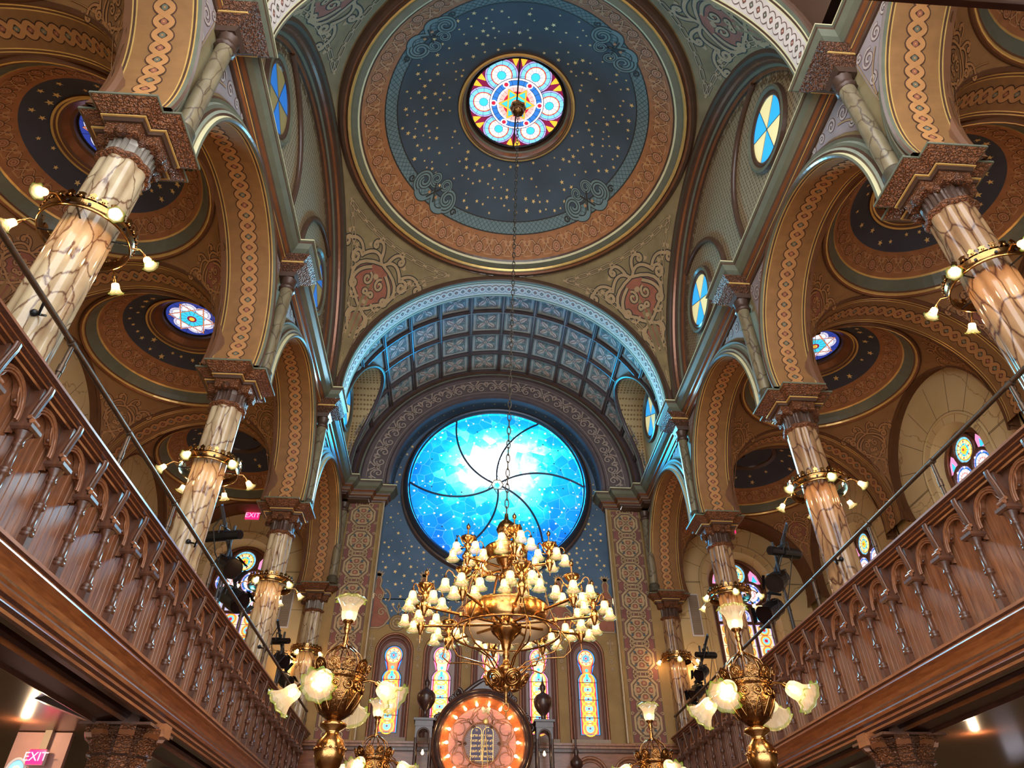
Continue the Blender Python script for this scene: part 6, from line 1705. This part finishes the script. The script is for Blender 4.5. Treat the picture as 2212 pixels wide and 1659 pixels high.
def light_stand(x, y, z, label, sc, dirx):
    t = empty('lighting_stand', (x, y, 3.56), label, 'stage light'); o = (x, y, 3.56)
    m = MB(); m.tube([(x, y, 3.56), (x, y, z + .35 * sc)], .022, 8, 'black_grey'); m.tube([(x + .05, y + .05, 3.57), (x + .03, y + .03, z - .3)], .016, 6, 'black_grey')
    for k in range(3): m.tube([(x, y, 4.5), (x + .18 * cos(k * 2.1), y + .18 * sin(k * 2.1), 3.58)], .014, 6, 'black_grey')
    m.build('pole', t, o)
    m = MB(); a = V((x - dirx * .10 * sc, y - .22 * sc, z + .45 * sc)); b = V((x + dirx * .08 * sc, y + .30 * sc, z - .22 * sc)); m.tube([a, b], .032, 4, 'iron_black', smooth=False); m.tube([a + V((0, 0, .03)), b + V((0, 0, .03))], .022, 4, 'blue_tape', smooth=False); m.build('crossbar', t, o)
    ds = (dirx, -.25, -.10)
    q = lambda f: a + (b - a) * f
    spot(t, o, tuple(q(.28) + V((0, -.06, -.12))), (dirx, -.45, -.12), .42 * sc, .055 * sc, False)
    spot(t, o, tuple(q(.60) + V((0, -.05, -.14))), (dirx * .6, -.55, -.45), .26 * sc, .085 * sc, True)
    spot(t, o, tuple(q(.95) + V((0, -.05, -.16))), (dirx * .8, -.4, -.55), .26 * sc, .09 * sc, True)
    m = MB(); m.tube([q(.1), q(.15) + V((-.08, -.1, -.2)), q(.4) + V((-.1, -.1, -.25)), q(.6) + V((.05, -.05, -.4)), V((x + .03, y, z - .6))], .010, 5, 'black'); m.tube([q(.2), q(.3) + V((.12, -.08, -.15)), q(.5) + V((.12, 0, -.35)), V((x, y + .02, z - .5))], .008, 5, 'black'); m.build('cable', t, o)
light_stand(-4.35, 10.3, 6.1, 'stand of black stage spotlights on the left gallery, upper one beside the third column', 1.6, 1)
light_stand(-4.25, 14.3, 5.9, 'stand of black stage spotlights low at the far end of the left gallery', 1.25, 1)
light_stand(4.42, 10.45, 6.15, 'stand of black stage spotlights on the right gallery, upper one beside the third column', 1.6, -1)
light_stand(4.25, 14.5, 5.85, 'stand of black stage spotlights low at the far end of the right gallery', 1.25, -1)

# ---------------- small fittings
def exit_sign(F, loc, w, h, label, txt=True):
    t = empty('exit_sign', loc, label, 'sign')
    m = MB(); c = [F(u, v, d) for d in (0, .06) for v in (-h / 2, h / 2) for u in (-w / 2, w / 2)]
    m.add(c, [(0, 1, 3, 2), (0, 4, 5, 1), (2, 3, 7, 6), (0, 2, 6, 4), (1, 5, 7, 3)], 'white_paint'); m.build('housing', t, loc)
    m = MB(); m.fill([(-w * .46, -h * .44), (w * .46, -h * .44), (w * .46, h * .44), (-w * .46, h * .44)], F, 'exit_glow', .062); m.build('face', t, loc)
    o0 = V(F(0, 0, .066)); ux = (V(F(1, 0, .066)) - o0).normalized(); uy = (V(F(0, 1, .066)) - o0).normalized(); uz = ux.cross(uy)
    M = Matrix(((ux.x, uy.x, uz.x, o0.x), (ux.y, uy.y, uz.y, o0.y), (ux.z, uy.z, uz.z, o0.z), (0, 0, 0, 1)))
    text_part('EXIT', h * .8, M, 'exit_text', 'lettering', t, loc)
exit_sign(lambda u, v, l: (-5.93 + u, 15.75 - l, 9.60 + v), (-5.93, 15.75, 9.60), .34, .22, 'glowing pink exit sign high on the left gallery end wall')
exit_sign(lambda u, v, l: (5.93 + u, 15.75 - l, 9.60 + v), (5.93, 15.75, 9.60), .34, .22, 'glowing pink exit sign high on the right gallery end wall, half behind a capital')
exit_sign(lambda u, v, l: (-5.45 + u, 9.2 - l, 3.17 + v), (-5.45, 9.2, 3.17), .19, .16, 'glowing pink exit sign hanging under the left gallery')
m = MB(); m.box(-5.48, -5.40, 9.2, 9.26, 3.25, 3.70, 'vent_grey'); m.box(-5.82, -5.2, 9.27, 9.33, 0, 3.45, 'pink_wall'); tag(m.build('partition', None, (-5.5, 9.3, 0)), 'pinkish partition behind the exit sign under the left gallery', 'partition')
m = MB(); m.disc(0, 0, .10, lambda u, v, l: (-5.68 + u, 9.32 - l, 3.02 + v * 1.4), 'g_sky', .06, 20); m.tube([(-5.68 + .11 * cos(k * pi / 10), 9.25, 3.02 + .15 * sin(k * pi / 10)) for k in range(20)], .018, 6, 'white_paint', closed=True)
m.disc(0, 0, .06, lambda u, v, l: (-5.68 + u, 9.32 - l, 3.02 + v * 1.4), 'g_pink', .065, 16)
tag(m.build('oval_pane', None, (-5.68, 9.26, 3.02)), 'small oval stained glass pane left of the lower exit sign', 'window')
for s, lab in ((-1, 'left'), (1, 'right')):
    x = s * 4.70
    m = MB(); m.box(x - .13, x + .13, 15.72, 15.76, 6.9, 7.9, 'white_paint'); m.box(x - .11, x + .11, 15.71, 15.73, 6.93, 7.87, 'vent_grey')
    for k in range(18): m.box(x - .10, x + .10, 15.70, 15.715, 6.96 + k * .05, 6.975 + k * .05, 'vent_grey')
    tag(m.build('speaker_panel', None, (x, 15.74, 7.4)), 'tall grey louvred panel on the %s gallery end wall' % lab, 'panel')
m = MB(); m.box(7.64, 7.72, 14.3, 14.44, 7.0, 7.2, 'alarm_red'); m.box(7.62, 7.64, 14.33, 14.41, 7.05, 7.15, 'white_paint'); tag(m.build('fire_alarm', None, (7.7, 14.37, 7.1)), 'small red fire alarm on the marbled wall of the right gallery', 'alarm')
m = MB(); m.box(7.66, 7.73, 13.95, 14.07, 7.02, 7.18, 'white_paint'); m.box(7.65, 7.66, 13.98, 14.04, 7.06, 7.14, 'vent_grey'); tag(m.build('thermostat', None, (7.7, 14.0, 7.1)), 'small white box beside the red alarm in the right gallery', 'switch')
m = MB(); m.box(7.52, 7.56, 10.6, 11.1, 2.95, 3.25, 'white_paint'); m.box(7.51, 7.525, 10.64, 11.06, 2.99, 3.21, 'g_white'); tag(m.build('notice_board', None, (7.54, 10.85, 3.1)), 'white notice made to glow on the wall under the right gallery', 'notice')  # face given a glowing material, though a notice is no lamp
for s in (-1, 1):
    for k, y in enumerate((8.72, 12.13)):
        x = s * 5.5
        t = empty('globe_lamp', (x, y, 3.72), 'small amber glass lamp under the %s gallery, %s' % (SIDE[s], 'nearer' if k == 0 else 'farther'), 'lamp', None); o = (x, y, 3.72)
        m = MB(); m.lathe([(.07, 3.75), (.07, 3.72), (.03, 3.71), (.02, 3.70)], 16, 'brass', (x, y, 0)); m.build('ceiling_rose', t, o)
        m = MB(); m.lathe([(.03, 3.71), (.075, 3.69), (.085, 3.65), (.06, 3.60), (.02, 3.55), (.004, 3.53)], 20, 'amber_glass', (x, y, 0), caps=False); m.build('lamp_shade', t, o)
        m = MB(); m.ball((x, y - .075, 3.655), .028, 'bulb_amber', 8); m.build('bulb', t, o)
        lamp((x, y, 3.36), 9, (1, .68, .40))

# ================================================================ camera, light, view
fpx = 1500.5; pitch, yaw, roll = .668, .0694, -.003
Fv = V((sin(yaw) * cos(pitch), cos(yaw) * cos(pitch), sin(pitch))); Rv = V((cos(yaw), -sin(yaw), 0)); Uv = Rv.cross(Fv)
R2 = Rv * cos(roll) + Uv * sin(roll); U2 = -Rv * sin(roll) + Uv * cos(roll)
cam = bpy.data.cameras.new('camera'); cam.sensor_width = 36; cam.lens = fpx / 2212 * 36; cam.clip_start = .05
camo = bpy.data.objects.new('camera', cam); COL.objects.link(camo)
camo.matrix_world = Matrix(((R2.x, U2.x, -Fv.x, -.663), (R2.y, U2.y, -Fv.y, 0), (R2.z, U2.z, -Fv.z, 1.6), (0, 0, 0, 1)))
scene.camera = camo

# the bright patch of sky outside the round window
d = bpy.data.lights.new('sky_patch', 'AREA'); d.shape = 'DISK'; d.size = 2.6; d.energy = 3200; d.color = (.92, .97, 1)
so = bpy.data.objects.new('sky_patch', d); COL.objects.link(so); so.location = (.2, 17.6, 12.2)
so.rotation_euler = aim((-.05, -1, -.62))

wd = bpy.data.worlds.new('world'); scene.world = wd; wd.use_nodes = True
bg = wd.node_tree.nodes['Background']; bg.inputs['Color'].default_value = (.92, .96, 1.0, 1); bg.inputs['Strength'].default_value = 3.0

vs = scene.view_settings
vs.view_transform = 'Standard'; vs.look = 'None'; vs.exposure = 0.75; vs.gamma = 1.0; vs.use_curve_mapping = False
scene.cycles.use_denoising = True
scene.cycles.transparent_max_bounces = 12; scene.cycles.max_bounces = 8; scene.cycles.diffuse_bounces = 5; scene.cycles.glossy_bounces = 4
scene.cycles.sample_clamp_indirect = 4.0
